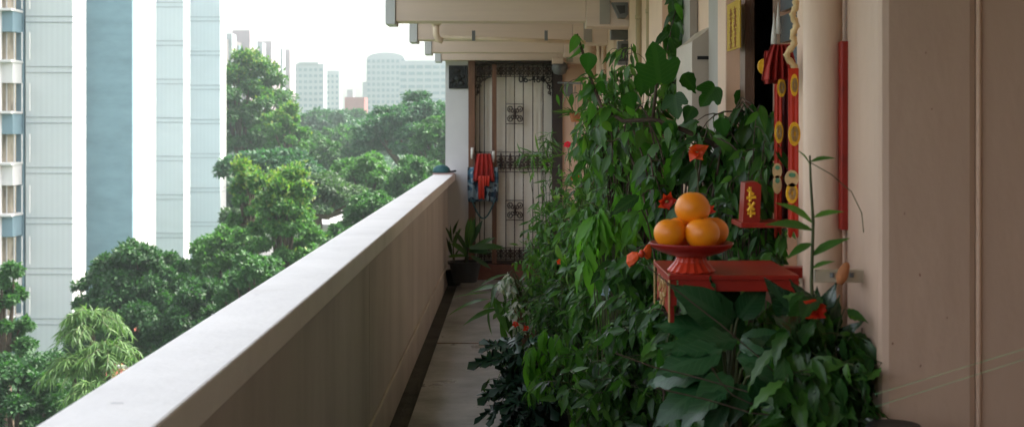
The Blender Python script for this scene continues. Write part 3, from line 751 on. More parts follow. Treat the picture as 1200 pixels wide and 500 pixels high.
def bez(a, b, c, n=7):
    return [a*(1-u)**2 + b*2*u*(1-u) + c*u*u for u in np.linspace(0,1,n)]
def plant(name, label, cat, base, vols, nst, leaf, tm, mat, Lr, Wr, per=14, pot_r=.12, pot_h=.2, potmat='clay', droop=.8, arch=.7, group=None, stem_r=.004, curl=.25, t0=.35, spread=.05, twigs=0, twl=.15, stemmat='stem', haspot=True, standon=0., fold=.25, nbias=(-.35,-.55,.8), r0=None):
    """a potted plant: stems arch from the pot to points inside the given volumes, leaves along them
    vols: (px,py,d, rx_px, ry_px, rd_m, weight)"""
    rg = np.random.default_rng(r0 if r0 is not None else abs(hash(label))%1000 if False else sum(map(ord,label)))
    base = np.array(base, float)
    t = thing(name, label, cat, base, group)
    if standon > 0:
        MB().box(base[0]-pot_r*1.1,base[0]+pot_r*1.1,base[1]-pot_r*1.1,base[1]+pot_r*1.1,.002,standon-.002,.01).build('stand', M['clay'], t)
    if haspot: pot(t, base+np.array([0,0,standon]), pot_r, pot_h, M[potmat])
    top = base + np.array([0,0,standon+(pot_h*.88 if haspot else 0)])
    w = np.array([v[6] for v in vols], float); w /= w.sum()
    sm = MB(); pos=[]; dr=[]
    for k in range(nst):
        v = vols[rg.choice(len(vols), p=w)]
        while True:
            q = rg.uniform(-1,1,3)
            if (q**2).sum() <= 1: break
        q = q/np.linalg.norm(q)*np.linalg.norm(q)**.6
        d = v[2]+q[2]*v[5]
        tgt = np.array(P(v[0]+q[0]*v[3], v[1]+q[1]*v[4], d))
        tgt[0] = min(tgt[0], XW-.03 if tgt[1] > 2.9 else tgt[0])
        st = top + np.append(rg.uniform(-1,1,2)*pot_r*.5, 0)
        mid = st*.45+tgt*.55; mid[2] = max(st[2],tgt[2]) + arch*np.linalg.norm((tgt-st)[:2])*.6 + rg.uniform(0,.12)
        pts = bez(st, mid, tgt, 8)
        sm.tube(pts, list(np.linspace(stem_r, stem_r*.35, 8)), 5, caps=False)
        segs = [(pts, per)]
        for _ in range(twigs):
            u = rg.uniform(t0,1); i = min(int(u*7),6); p0 = pts[i]*(1-(u*7-i))+pts[i+1]*(u*7-i)
            dd = rg.normal(size=3); dd[2] = abs(dd[2])*.4; dd /= np.linalg.norm(dd)
            p2 = p0+dd*twl*rg.uniform(.5,1.2); p2[2] -= droop*twl*.5; p1 = p0+dd*twl*.6
            tp = bez(p0,p1,p2,5); tp[-1][0] = min(tp[-1][0], XW-.02)
            sm.tube(tp, list(np.linspace(stem_r*.5, stem_r*.25, 5)), 4, caps=False)
            segs.append((tp, max(3,per//2)))
        for pp, cnt in segs:
            n_ = len(pp)-1
            for c_ in range(cnt):
                u = rg.uniform(t0 if pp is pts else .1, 1.0) if c_ else 1.0
                i = min(int(u*n_), n_-1); fr_ = u*n_-i
                p = pp[i]*(1-fr_)+pp[i+1]*fr_; tan = pp[i+1]-pp[i]; tan /= np.linalg.norm(tan)+1e-9
                side = rg.normal(size=3); side -= tan*side.dot(tan); side /= np.linalg.norm(side)
                dd = tan*.5+side*.9+np.array([0,0,-droop])*rg.uniform(.5,1.3)
                pos.append(p+rg.normal(size=3)*spread*.1); dr.append(dd)
    sm.build('stems', M[stemmat], t, smooth=True)
    pos = np.array(pos); dr = np.array(dr); n_ = len(pos)
    nb = np.array(nbias)[None,:]+rg.normal(size=(n_,3))*.45
    L = rg.uniform(Lr[0],Lr[1],n_); W = L*rg.uniform(Wr[0],Wr[1],n_)
    leaves_mesh('leaves', pos, dr, nb, L, W, rg.uniform(.05,curl*2,n_), tm, mat, t, fold)
    return t

GR = 'potted plants along the house wall'
# weeping small-leaved shrubs that fill the middle of the corridor side
plant('potted_shrub','dense weeping shrub whose lower leaves spill furthest over the corridor floor','plant',(.33,6.9,0),
      [(640,430,6.9,58,70,.25,3),(665,370,7.0,48,50,.2,2),(600,470,6.7,25,45,.15,.8)],70,0,T_LANCE,L_dark,(.02,.065),(.24,.45),17,.16,.26,droop=1.0,group=GR,twigs=5,twl=.16,potmat='blackpot')
plant('potted_shrub','tall weeping shrub behind the spilling one, with small dark drooping leaves','plant',(.40,8.2,0),
      [(655,330,8.2,48,60,.3,3),(680,260,8.0,40,50,.3,2),(625,380,8.2,25,50,.2,1)],70,0,T_OVATE,L_mid,(.022,.065),(.35,.6),15,.16,.28,droop=1.1,group=GR,twigs=5,twl=.17)
plant('potted_shrub','bushy mid green shrub in the middle of the row left of the altar','plant',(.46,6.1,0),
      [(715,380,6.0,48,70,.25,3),(700,290,6.0,42,60,.2,2),(740,450,5.9,55,50,.2,2)],70,0,T_LANCE,L_mid,(.025,.09),(.22,.42),14,.17,.28,droop=.9,group=GR,twigs=5,twl=.15)
plant('potted_shrub','darker shrub directly under the left end of the altar','plant',(.52,4.9,0),
      [(760,420,4.8,55,70,.2,3),(745,340,4.8,32,40,.15,1.2),(690,470,4.9,50,36,.2,1.4)],55,0,T_OVATE,L_dark,(.025,.08),(.26,.5),15,.16,.30,droop=.8,group=GR,twigs=5,twl=.13)
plant('potted_shrub','airy farthest shrub with thin stalks in front of the barred door','plant',(.36,10.4,0),
      [(655,235,10.3,26,45,.25,2),(640,290,10.2,26,40,.25,2),(630,330,10.2,16,30,.2,1)],46,0,T_LANCE,L_mid,(.05,.11),(.16,.28),8,.14,.26,droop=.5,group=GR,twigs=3,twl=.18)
plant('potted_shrub','upright leafy shrub between the weeping shrubs and the altar, reaching eye level','plant',(.50,6.9,0),
      [(715,200,6.8,36,60,.25,2.4),(740,270,6.6,40,45,.2,2),(690,150,6.9,16,40,.15,.7)],52,0,T_BIG,L_mid,(.055,.12),(.28,.4),9,.15,.3,droop=1.1,group=GR,twigs=3,twl=.14)
plant('bamboo_plant','slender bamboo like plant with narrow leaves crossing the barred door','plant',(.24,11.2,0),
      [(628,190,11.1,26,28,.1,1),(640,170,11.2,20,22,.1,.7)],7,0,T_BLADE,L_mid,(.09,.17),(.07,.11),6,.11,.2,droop=.5,group=GR,twigs=2,twl=.14,arch=.3,stem_r=.004,t0=.6)
plant('cut_leaf_plant','low plant with jagged pointed leaves lying over the corridor floor at the lower left','plant',(.18,6.55,0),
      [(598,445,6.5,14,55,.12,1),(625,470,6.4,25,35,.12,1)],22,0,T_CUT,leaf_mat('jagged leaf',G_COOL,.35,.2),(.12,.20),(.42,.55),4,.10,.16,droop=.35,group=GR,arch=.9,potmat='blackpot',t0=.5)
plant('pale_leaf_plant','small plant with pale variegated leaves at the left edge of the row','plant',(.08,8.1,0),
      [(596,335,8.0,12,12,.08,1),(612,370,8.0,16,22,.08,1.4)],34,0,T_LANCE,L_pale,(.035,.065),(.3,.45),5,.07,.5,droop=.5,group=GR,potmat='clay',t0=.85,stem_r=.003)
plant('broad_blade_plant','plant with long broad green blades arching left over the corridor floor','plant',(.12,8.6,0),
      [(578,345,8.5,6,8,.06,1),(585,368,8.5,7,10,.06,1),(605,330,8.5,14,20,.08,1)],9,0,T_LANCE,L_mid,(.22,.30),(.14,.2),2,.09,.5,droop=.3,group=GR,arch=.6,t0=.7,stem_r=.004)
plant('light_vine','bright fresh green hanging leaves over the dark weeping shrub','vine',(.30,6.2,0),
      [(632,425,6.1,34,42,.06,1.4),(665,400,6.1,20,25,.06,.8)],12,0,T_BIG,L_lite,(.08,.13),(.28,.38),5,.10,.2,droop=2.6,group=GR,t0=.8,stem_r=.003)
plant('light_vine','light green drooping leaves hanging left of the altar at shelf height','vine',(.40,5.6,0),
      [(697,255,5.5,18,22,.06,1),(733,245,5.5,22,22,.06,1),(700,300,5.5,16,22,.06,.6),(755,215,5.5,14,22,.06,.6)],22,0,T_BIG,L_lite,(.10,.15),(.28,.38),3,.10,.2,droop=2.4,group=GR,t0=.82,stem_r=.003)
plant('dark_climber','dark climber filling the space between altar and pipes with drooping leaves','vine',(.58,4.6,0),
      [(790,170,4.6,50,46,.15,2.2),(850,190,4.4,38,60,.15,2),(770,250,4.6,28,34,.12,1),(880,150,4.3,20,40,.1,1),(725,150,4.9,30,34,.15,1.3)],42,0,T_BIG,L_dark,(.055,.12),(.34,.48),6,.14,.3,droop=1.3,group=GR,twigs=2,twl=.12,stemmat='bark',stem_r=.006)
plant('dark_climber','dark leafy growth behind and beneath the altar shelf','vine',(.62,4.1,0),
      [(850,300,4.1,50,30,.1,1),(840,370,4.1,75,36,.12,2),(905,280,4.1,20,50,.1,1),(900,370,4.0,40,40,.12,1.5),(800,235,4.2,22,16,.08,.5)],50,0,T_BIG,L_dark,(.05,.11),(.34,.5),7,.14,.3,droop=1.0,group=GR,twigs=3,twl=.12,stemmat='bark',stem_r=.005)
plant('fine_vine','fine leaved vine climbing to the pipes and lamps at the top left of the plants','vine',(.56,6.5,0),
      [(735,95,6.4,34,50,.2,1.6),(700,130,6.5,22,50,.15,1.4),(760,60,6.3,16,40,.1,.5),(805,85,6.2,26,45,.1,1.3)],44,0,T_LANCE,L_mid,(.03,.09),(.22,.42),11,.14,.28,droop=1.2,group=GR,twigs=4,twl=.16,stemmat='bark',stem_r=.004)
plant('fine_vine','thin vine with small leaves between the altar and the doorway hangings','vine',(.66,3.95,0),
      [(893,170,3.9,20,70,.06,1.8),(880,300,3.9,34,22,.08,1),(915,290,3.7,22,26,.06,1),(850,250,3.95,18,40,.06,.8)],30,0,T_OVATE,L_dark,(.025,.075),(.3,.46),8,.10,.22,droop=1.2,group=GR,twigs=2,twl=.09,stemmat='bark',stem_r=.003)
plant('bushy_plant','bushy dark plant filling the corner at the foot of the column','plant',(.66,2.96,.35),
      [(985,440,2.92,34,55,.05,2),(950,380,2.95,30,34,.05,1),(1000,380,2.92,14,30,.03,.5),(920,470,2.9,40,34,.06,1.5)],38,0,T_BIG,L_dark,(.04,.11),(.34,.5),6,.07,.12,droop=1.0,group=GR,twigs=2,twl=.08,stemmat='stem',stem_r=.003,haspot=True)
plant('bushy_plant','bushy low plant filling the gap under the front apron of the altar','plant',(.56,3.55,.3),
      [(830,440,3.5,60,60,.08,2),(790,380,3.5,26,26,.06,.8),(890,420,3.45,40,50,.06,1.2)],40,0,T_BIG,L_dark,(.04,.11),(.32,.48),7,.08,.14,droop=1.0,group=GR,twigs=3,twl=.10,stemmat='stem',stem_r=.003)
MBS = [(.66,2.96,.35),(.56,3.55,.3)]
for bx_,by_,bz_ in MBS: tag(MB().box(bx_-.08,bx_+.08,by_-.08,by_+.08,.002,bz_-.001,.008).build('plant_block', M['clay']), 'brown block carrying the '+('corner plant at the column foot' if by_<3 else 'low bushy plant under the altar'), 'block')
# ivy with big lobed leaves on a long bare branch
t = thing('ivy_branch', 'climbing ivy branch with large lobed bright leaves reaching left over the shrubs', 'vine', (.62,4.5,0), GR)
pot(t, (.62,4.75,0), .13, .26, M['clay'])
m = MB()
br = [P(830,470,4.75),P(822,380,4.7),P(840,300,4.65),P(862,240,4.6),P(858,195,4.55),P(835,168,4.5),P(800,152,4.5),P(765,140,4.5),P(730,142,4.55),P(705,125,4.6),P(693,95,4.65),P(683,62,4.65),P(676,40,4.65)]
br = [Vector((.62,4.75,.22))]+br
m.tube(br, list(np.linspace(.014,.004,len(br))), 8)
m.tube([P(835,168,4.5),P(860,176,4.5),P(895,172,4.5),P(912,178,4.5)], [.008,.007,.005,.003], 6)
m.tube([P(765,140,4.5),P(768,110,4.5),P(772,80,4.5)], [.006,.005,.004], 6)
m.build('branch', M['bark'], t, smooth=True)
ivy = [(765,62,44,0),(752,98,30,-.3),(690,72,28,0),(800,98,30,.4),(838,112,30,0),(790,122,30,.3),(812,134,26,-.4),(735,118,26,.2),(845,148,28,.1),(872,116,28,.5),(700,104,20,.4),(782,150,26,.1)]
pos=[];dr=[];nn=[];L=[]
for (px,py,s_,tw) in ivy:
    d_=4.42+rng.uniform(-.12,.2); p=P(px,py-s_*.35,d_); pos.append(p[:]); dr.append((tw+rng.normal()*.5,rng.normal()*.25-.1,-1.)); nn.append((rng.normal()*.4,-1,.5+rng.normal()*.35)); L.append(s_*.88*d_/F)
L=np.array(L); pos[0]=P(772,96,4.35)[:]; dr[0]=(-.12,-.15,1.); nn[0]=(.1,-1,.5); pos[1]=pos[1]; L[0]*=1.1; k3=np.array([0,4,5]); ko=np.array([q for q in range(len(L)) if q not in (0,4,5)]); pos=np.array(pos);dr=np.array(dr);nn=np.array(nn)
leaves_mesh('lobed_leaves',pos[k3],dr[k3],nn[k3],L[k3]*1.1,L[k3]*1.15,.15,T_LOBED,L_ivy,t,.18)
leaves_mesh('leaves',pos[ko],dr[ko],nn[ko],L[ko],L[ko]*.85,rng.uniform(.05,.35,len(ko)),T_BROAD,L_ivy,t,.2)
pos=[];dr=[];L=[]
for k in range(26):
    u=rng.uniform(7,12.9); i=int(u); p=br[i].lerp(br[min(i+1,13)],u-i)+Vector(rng.normal(size=3)*.025); pos.append(p[:]); dr.append((rng.normal(),rng.normal()*.5,-1)); L.append(rng.uniform(.04,.075))
L=np.array(L); leaves_mesh('leaves',pos,dr,rng.normal(size=(26,3))+np.array([0,-1,.5]),L,L*.5,.2,T_HEART,L_mid,t)
# hanging creeper
t = thing('hanging_creeper', 'dark creeper hanging from the ceiling at the top of the picture', 'vine', P(803,0,6.1)+Vector((0,0,.4)))
m = MB(); pos=[];dr=[]
for k in range(16):
    px=803+rng.normal()*9; e=rng.uniform(50,118); p0=P(803,-80,6.1)+Vector((rng.normal()*.03,rng.normal()*.05,0)); 
    mid=P(px,(e-20)*.3,6.1+rng.normal()*.05); end=P(px+rng.normal()*9,e,6.1+rng.normal()*.08)
    pts=bez(np.array(p0),np.array(mid),np.array(end),9); m.tube(pts,.003,4,caps=False)
    for c_ in range(34):
        i=rng.integers(1,9); pos.append(pts[i]*.5+pts[i-1]*.5+rng.normal(size=3)*.022); dr.append((rng.normal(),rng.normal()*.6,-1.6))
m.build('stems', M['bark'], t, smooth=True)
pos=np.array(pos); n_=len(pos); L=rng.uniform(.04,.10,n_)
leaves_mesh('leaves',pos,dr,rng.normal(size=(n_,3))*.5+np.array([-.3,-.8,.6]),L,L*.45,.25,T_OVATE,L_dark,t)

# foreground plants with big glossy leaves
def placed(name,label,cat,base,stem_base,lv,mat,tm,wr=.42,pr=.11,ph=.18,potmat='clay',stand=0.,group=None,haspot=True,r=.006,curl=.3,fold=.22):
    """lv: (px,py of leaf base, px,py of tip, depth, normal tilt)"""
    t = thing(name,label,cat,base,group)
    if haspot: pot(t,base,pr,ph,M[potmat])
    if stand>0: MB().box(base[0]-.13,base[0]+.13,base[1]-.12,base[1]+.12,.002,base[2]-.002,.01).build('stand',M['darkwood'],t)
    m=MB(); pos=[];dr=[];nn=[];L=[]
    sb=Vector(stem_base)
    for (a,b,c,e,d,tl) in lv:
        p=P(a,b,d); q=P(c,e,d-.05*tl); q.y-= .02
        pts=bez(np.array(sb+Vector((rng.normal()*.012,rng.normal()*.012,0))),np.array((sb.x*.6+p.x*.4,sb.y*.5+p.y*.5,max(sb.z,p.z)*.5+p.z*.5)),np.array(p),7)
        m.tube(pts,list(np.linspace(r,r*.4,7)),6,caps=False)
        pos.append(p[:]); v=(q-p)*rng.uniform(.78,1.02); v.y+=rng.normal()*.04; dr.append((v.x,v.y,v.z+.3*v.length)); L.append(v.length*1.04)
        nn.append((rng.normal()*.45+(-.35 if v.x<0 else .0),-.85-.3*abs(tl),1.0-.5*abs(tl)))
    m.build('stems',M['stem'],t,smooth=True); L=np.array(L)
    leaves_mesh('leaves',pos,dr,nn,L,L*rng.uniform(wr*.9,wr*1.15,len(L)),rng.uniform(.1,curl+.1,len(L)),tm,mat,t,fold)
    return t
big = [(862,398,770,430,3.15,0),(858,380,800,360,3.2,1),(865,372,905,345,3.2,1),(850,392,778,392,3.25,.5),(835,430,745,470,3.1,0),(850,430,775,405,3.2,.3),(855,440,812,492,3.05,.4),(870,450,858,502,3.05,1),(845,410,780,455,3.1,.3),
       (872,430,925,470,3.05,.5),(868,410,918,398,3.1,.6),(840,370,820,340,3.25,.8),(858,365,852,320,3.3,1),(850,460,790,500,3.0,.2),(880,440,900,500,3.0,.6),(862,400,842,340,3.25,.5),(835,450,760,500,3.1,.2),(865,420,940,432,3.1,.4),(850,470,830,520,3.0,.8)]
placed('glossy_leaf_plant','large glossy dark leaved plant with pale veins right in front below the altar','plant',(.50,3.15,.62),(.50,3.15,.80),big,L_vein,T_OVAL,.54,group=GR,stand=.5,curl=.42,fold=.12)
big2 = [(960,415,905,380,2.98,.5),(965,400,1000,345,3.0,.7),(955,395,890,350,3.05,.4),(962,425,1012,395,2.98,.4),(955,430,905,450,2.95,.4),(960,440,985,480,2.95,.7),(950,440,915,490,2.95,.6),(968,430,1015,440,2.98,.3),(960,410,940,350,3.05,1),(965,450,1000,500,2.95,.6),(958,380,925,330,3.05,.6),(962,375,985,330,3.05,.6),(955,455,935,505,2.95,.6),(970,415,1005,372,3.0,.5),(958,400,960,345,3.03,.9),(950,420,880,415,2.98,.3),(975,440,1010,470,2.95,.5),(965,460,1020,495,2.95,.4)]
placed('broad_leaf_plant','dark broad leaved plant in a brown clay pot beside the corner column','plant',P(950,575,3.0),P(955,490,3.0),big2,leaf_mat('broad dark leaf',[(.008,.030,.010),(.012,.045,.016),(.02,.065,.022)],.26,.15,.2,(.07,.14,.06),coat=.4,spec=.7),T_BROAD,.50,pr=.09,ph=.14,group=GR,curl=.28)
t = thing('plant_stool', 'dark wooden stool under the clay pot by the column', 'stool', (P(950,575,3.0).x,3.0,0))
zz=P(0,575,3.0).z; xx=P(950,575,3.0).x
MB().box(xx-.13,xx+.11,2.87,3.13,zz-.03,zz-.001,.004).build('seat', M['darkwood'], t)
for a in (-.1,.09):
    for b_ in (-.1,.1): MB().box(xx+a-.012,xx+a+.012,3.0+b_-.012,3.0+b_+.012,.002,zz-.031).build('leg', M['darkwood'], t)
# thin tall stalk with a few leaves
t = thing('tall_stalk_plant', 'single thin stalk with a few pointed leaves in front of the wide pipe', 'plant', (.62,3.0,0), GR)
pot(t,(.60,3.25,0),.10,.2,M['clay'])
m=MB(); stalk=[Vector((.60,3.25,.17)),P(955,420,3.02),P(951,330,3.0),P(953,260,3.0),P(950,212,3.0),P(949,182,3.0)]
m.tube(stalk,[.006,.005,.004,.0035,.003,.002],7)
m.tube([P(949,190,3.0),P(975,205,2.98),P(998,225,2.96),P(1010,250,2.95),P(1012,272,2.95)],.0011,5)
m.tube([P(990,395,2.98),P(1008,405,2.95),P(1018,425,2.93),P(1012,450,2.93),P(1003,470,2.93)],.0015,5)
m.build('stalk',M['stem'],t,smooth=True)
lv=[(951,300,990,277,.2),(952,285,925,300,.5),(953,255,985,247,.3),(953,262,918,235,.6),(949,190,976,185,.3),(950,196,940,176,.4),(951,315,975,306,.4),(953,270,905,258,.3)]
pos=[P(a,b,3.0)[:] for a,b,_,_,_ in lv]; dr=[(P(c,e,2.97)-P(a,b,3.0))[:] for a,b,c,e,_ in lv]; L=np.array([(Vector(x)).length*1.05 for x in dr])
leaves_mesh('leaves',pos,[(x[0],x[1],x[2]+.01) for x in dr],[(-.1,-.6,1)]*len(lv),L,L*.34,.25,T_LANCE,L_mid,t)
# tangle of dry twigs at the column foot
t = thing('twig_tangle', 'tangled dark bare twigs at the foot of the corner column', 'plant', P(1003,500,3.0), GR)
m=MB()
for k in range(30):
    a=P(1003+rng.normal()*6,505,2.98); pts=[a]
    p=a.copy(); v=Vector((rng.normal()*.03,rng.normal()*.01,.022))
    for q in range(7):
        v=v+Vector((rng.normal()*.022,rng.normal()*.008,rng.normal()*.02)); p=p+v*.55; p.x=min(p.x,XW-.02); pts.append(p.copy())
    m.tube(pts,.0016,4,caps=False)
m.build('twigs',M['bark'],t,smooth=True)
pos=[];dr=[]
for k in range(60):
    pos.append((P(1003+rng.normal()*9,455+rng.uniform(-45,50),2.97))[:]); dr.append((rng.normal(),rng.normal()*.4,rng.normal()-.4))
L=rng.uniform(.015,.035,60); leaves_mesh('leaves',pos,dr,rng.normal(size=(60,3))+np.array([0,-1,.5]),L,L*.5,.2,T_OVATE,L_dark,t)

# flowers
def flower(px,py,d,r,mat,label,n=5,group='flowers among the shrubs',name='flower'):
    t=thing(name,label,'flower',P(px,py,d),group)
    p=P(px,py,d); a=np.linspace(0,2*math.pi,n,endpoint=False)+rng.uniform(0,1)
    a=a+rng.normal(size=n)*.25; dr=[(math.cos(x),-.9+rng.normal()*.35,math.sin(x)*.8) for x in a]; leaves_mesh('petals',[p[:]]*n,dr,[(rng.normal()*.5,-1,.2+rng.normal()*.4) for _ in a],r*rng.uniform(.65,1.,n),np.full(n,r*1.05),.45,T_HEART,mat,t,.25)
    MB().lathe([(r*.12,-.004),(r*.2,0),(r*.1,.004)],p-Vector((0,.004,0)),8).build('centre',M['goldtrim'],t)
    q=p+Vector((.02,.08,-.18)); MB().tube([p,(p+q)/2+Vector((0,.01,.03)),q],.0025,5).build('stalk',M['stem'],t)
redp=leaf_mat('red petal',[(.60,.03,.015),(.72,.06,.02)],.5,.3); pinkp=leaf_mat('pink petal',[(.75,.03,.08),(.8,.05,.12)],.5,.3); bluep=leaf_mat('blue petal',[(.30,.38,.62),(.45,.52,.72)],.5,.3)
orp=leaf_mat('orange red petal',[(.75,.11,.02),(.65,.06,.015)],.5,.3)
flower(665,169,8.8,.035,pinkp,'pink flower at the top of the far shrub')
flower(673,207,8.2,.04,redp,'red flower below the pink one')
flower(708,341,5.3,.03,bluep,'pale blue flower in the middle of the shrubs',7)
flower(604,379,6.9,.022,redp,'left small red flower low beside the corridor floor')
flower(617,384,6.8,.022,redp,'right small red flower low beside the corridor floor')
flower(656,306,7.2,.025,orp,'small orange red flower on the weeping shrub')
flower(781,236,4.3,.036,redp,'red flower just above and left of the oranges',6)
flower(816,178,4.25,.04,orp,'orange red flower on the dark climber',6)
flower(955,362,2.93,.035,redp,'red flower among the broad leaves beneath the wide pipe',6)
flower(829,245,3.9,.025,redp,'red bud beside the top orange',5)
# red ribbon bow
t=thing('ribbon_bow','orange red ribbon bow hanging on the shrub left of the altar','bow',P(750,305,4.4))
for sx,(a,b_) in ((-1,(736,318)),(1,(766,300))):
    m=MB(); c=P(752,297,4.15); e=P(a-6*(sx<0),b_-24,4.15); e2=P(a,b_+ (6 if sx<0 else 12),4.15)
    m.add([c+Vector((0,0,.008)),e+Vector((0,.02,0)),e2+Vector((0,-.01,0)),c+Vector((0,0,-.008)),c+Vector((0,.012,.008)),e+Vector((0,.045,0)),e2+Vector((0,.03,0)),c+Vector((0,.012,-.008))],[(0,1,2,3),(7,6,5,4),(0,4,5,1),(1,5,6,2),(2,6,7,3),(3,7,4,0)])
    o=m.build('loop',M['bowred'],t); o.modifiers.new('s','SUBSURF').render_levels=1
MB().lathe([(.004,-.012),(.011,0),(.004,.012)],P(752,297,4.14),8).build('knot',M['redlip'],t,smooth=True)

# plants at the far door
dd_=13.3
placed('door_plant','fern like potted plant with arching fronds standing left of the barred door','plant',P(545,330,13.3),P(545,315,13.3),
   [(548,300,528,285,13.2,.3),(550,295,575,300,13.1,.3),(550,290,590,298,13.1,.2),(548,290,545,258,13.3,.6),(550,288,566,262,13.3,.5),(550,295,582,282,13.2,.3),(548,295,530,270,13.3,.3),(552,300,572,318,13.0,.4),(546,300,524,302,13.2,.3),(550,290,556,255,13.3,.6)]*2,
   leaf_mat('door plant leaf',G_DARK,.45,.2),T_BLADE,.22,pr=.16,ph=.20,potmat='blackpot',r=.007)
placed('wiry_plant','thin wiry potted plant between parapet and patterned bag','plant',P(532,334,13.55),P(532,320,13.55),
   [(530,300,522,280,13.5,.3),(531,290,538,268,13.5,.3),(530,285,524,262,13.5,.3),(533,300,540,290,13.5,.3),(531,275,535,260,13.5,.3)]*2,
   leaf_mat('wiry leaf',G_DARK,.45,.2),T_LANCE,.2,pr=.09,ph=.15,potmat='blackpot',r=.004)
t=thing('hanging_pot','small orange hanging pot with thin trailing leaves on the far wall','pot',P(674,143,12.9))
pot(t,P(674,143,12.9),.055,.085,M['terra'])
m=MB(); 
for k in range(3): m.tube([P(674+(k-1)*5,133,12.9),P(674,100,12.9)],.002,4)
m.tube([P(674,143,12.9),P(674,160,12.9)],.006,5)
m.build('hanger',M['greybox'],t)
pos=[P(674+rng.normal()*3,133,12.9)[:] for k in range(24)]; dr=[(rng.normal()-.4,rng.normal()*.5,rng.uniform(-.2,1)) for k in range(24)]
leaves_mesh('leaves',pos,dr,[(0,-1,.4)]*24,rng.uniform(.08,.22,24),.012,.4,T_BLADE,L_mid,t)

# dark round pot bottom right
t=thing('round_planter','dark round planter at the foot of the corner column','pot',P(1045,560,2.7)); pc_=P(1048,568,2.7)
MB().lathe([(.05,0),(.075,.03),(.068,.07),(.062,.105),(.05,.12),(.04,.118)],pc_,24).build('body',M['black'],t,smooth=True)
MB().box(pc_.x-.08,pc_.x+.08,2.63,2.79,.002,pc_.z-.001,.01).build('stand',M['darkwood'],t)

# ================================================================= NEIGHBOURING BLOCK
nb = thing('apartment_block','tall neighbouring housing block with ribbed grey stair towers and a blue end wall','building',(-26,90,GZ))
TOP = 16.
def tower(px0,px1,pxs,d,mat,part,joints,fl0,step):
    x0=P(px0,0,d).x; x1=P(px1,0,d).x
    d2 = -x1*F/(CX-pxs)
    MB().box(x0,x1,d,d+.3,GZ,TOP).build(part,mat,nb)
    MB().box(x0+.02,x1+.03,d+.302,d2,GZ,TOP-.02).build('side_wall',M['nwhite'],nb)
    if joints:
        z=fl0
        while z>GZ+3: z-=step
        while z<TOP:
            for dz in (0,-.33):
                m=MB(); m.prism([(x0-.01,d-.03),(x1+.036,d-.03),(x1+.036,d2),(x1+.0305,d2),(x1+.0305,d-.001),(x0-.01,d-.001)],'z',z+dz-.03,z+dz+.012)
                m.build('joint_line',M['joint'],nb)
            z+=step
tower(30,85,100,76.,M['fin'],'stair_tower_front',True,P(0,78,76).z,2.80)
tower(100,155,182,87.,M['nblue'],'blue_end_wall',False,0,0)
tower(182,215,222,99.6,M['fin'],'stair_tower_front',True,P(0,48,99.6).z,2.80)
tower(222,258,264.5,112.,M['fin'],'stair_tower_front',True,P(0,60,112.).z,2.80)
# main facade behind the towers and its near windows
MB().box(-34,-27.35,76.3,125,GZ,TOP-.05).build('main_wall',M['ngrey'],nb)
MB().box(-33,P(29.5,0,76.2).x,76.05,76.25,GZ,TOP-.06).build('recess_wall',M['ngrey'],nb)
d=74.6
XR=P(15,0,d).x
z=P(0,138,d).z
for k in range(-4,4):
    zf=z+k*2.8
    MB().box(-34,XR,d,d+1.4,zf-.9,zf+.22,.01).build('balcony_panel',M['nwhite'] if k%2 else M['ngrey'],nb)
    MB().box(-34,P(27,0,76).x,d-.35,d+1.41,zf+.222,zf+.36,.01).build('balcony_slab',M['nwhite'],nb)
    w_=MB().box(-34,XR-.05,d+.5,d+.62,zf+.37,zf+1.898).build('window',M['curtain'],nb)
    m=MB()
    for q in range(9): m.box(-30+.001+q*.42,-30+.05+q*.42,d+.42,d+.499,zf+.37,zf+1.898)
    m.build('window_bars',M['nwhite'],w_)
MB().box(P(0,0,d).x-1.2,P(2.2,0,d).x,d-.5,d+.0,GZ,TOP-.1).build('edge_fin',M['nwhite'],nb)

# ================================================================= CITY
def cityblock(name,label,x0,x1,y0,dep,z0,z1,cols,rows,mat,wmat,wfrac=.6,top=None,ztop_pad=1.5):
    t=thing(name,label,'building',((x0+x1)/2,y0,z0))
    MB().box(x0,x1,y0,y0+dep,z0,z1).build('wall',mat,t)
    cw=(x1-x0)/cols; rh=(z1-ztop_pad-z0)/rows
    src=None; k=0
    zlow=max(z0, -12)
    rows_vis=int((z1-ztop_pad-zlow)/3.05)
    while rows_vis*cols>98: rows_vis-=1
    for r in range(rows_vis):
        for c in range(cols):
            cx=x0+cw*(c+.5); cz=z1-ztop_pad-3.05*(r+.5)
            if src is None:
                src=MB().box(cx-cw*wfrac/2,cx+cw*wfrac/2,y0-.25,y0-.01,cz-.75,cz+.75).build('window',wmat,t); sx,sz=cx,cz
            else:
                o=src.copy(); C.objects.link(o); o.parent=t; o.location=Vector((cx-sx,0,cz-sz))
    return t
GZc=GZ
a=lambda px,d: P(px,0,d).x
z_=lambda py,d: P(0,py,d).z
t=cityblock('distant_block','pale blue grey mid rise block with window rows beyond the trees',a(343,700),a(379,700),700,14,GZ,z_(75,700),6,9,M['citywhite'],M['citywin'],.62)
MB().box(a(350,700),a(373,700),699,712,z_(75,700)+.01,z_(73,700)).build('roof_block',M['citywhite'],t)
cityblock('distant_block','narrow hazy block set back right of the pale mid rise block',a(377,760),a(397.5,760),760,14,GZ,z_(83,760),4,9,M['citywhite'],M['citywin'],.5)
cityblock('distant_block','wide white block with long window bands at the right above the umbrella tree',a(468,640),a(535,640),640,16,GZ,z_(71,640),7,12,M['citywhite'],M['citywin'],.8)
t=thing('distant_tower','hazy tower block with a rounded roof above the tree line','building',(a(450,680),690,GZ))
m=MB(); x0,x1=a(429,680),a(474,680); zt_=z_(68,680); pts=[(x0,GZ),(x1,GZ),(x1,zt_)]+[((x0+x1)/2+(x1-x0)/2*math.cos(u)*.96,zt_+2.8*math.sin(u)) for u in np.linspace(0,math.pi,14)]+[(x0,zt_)]
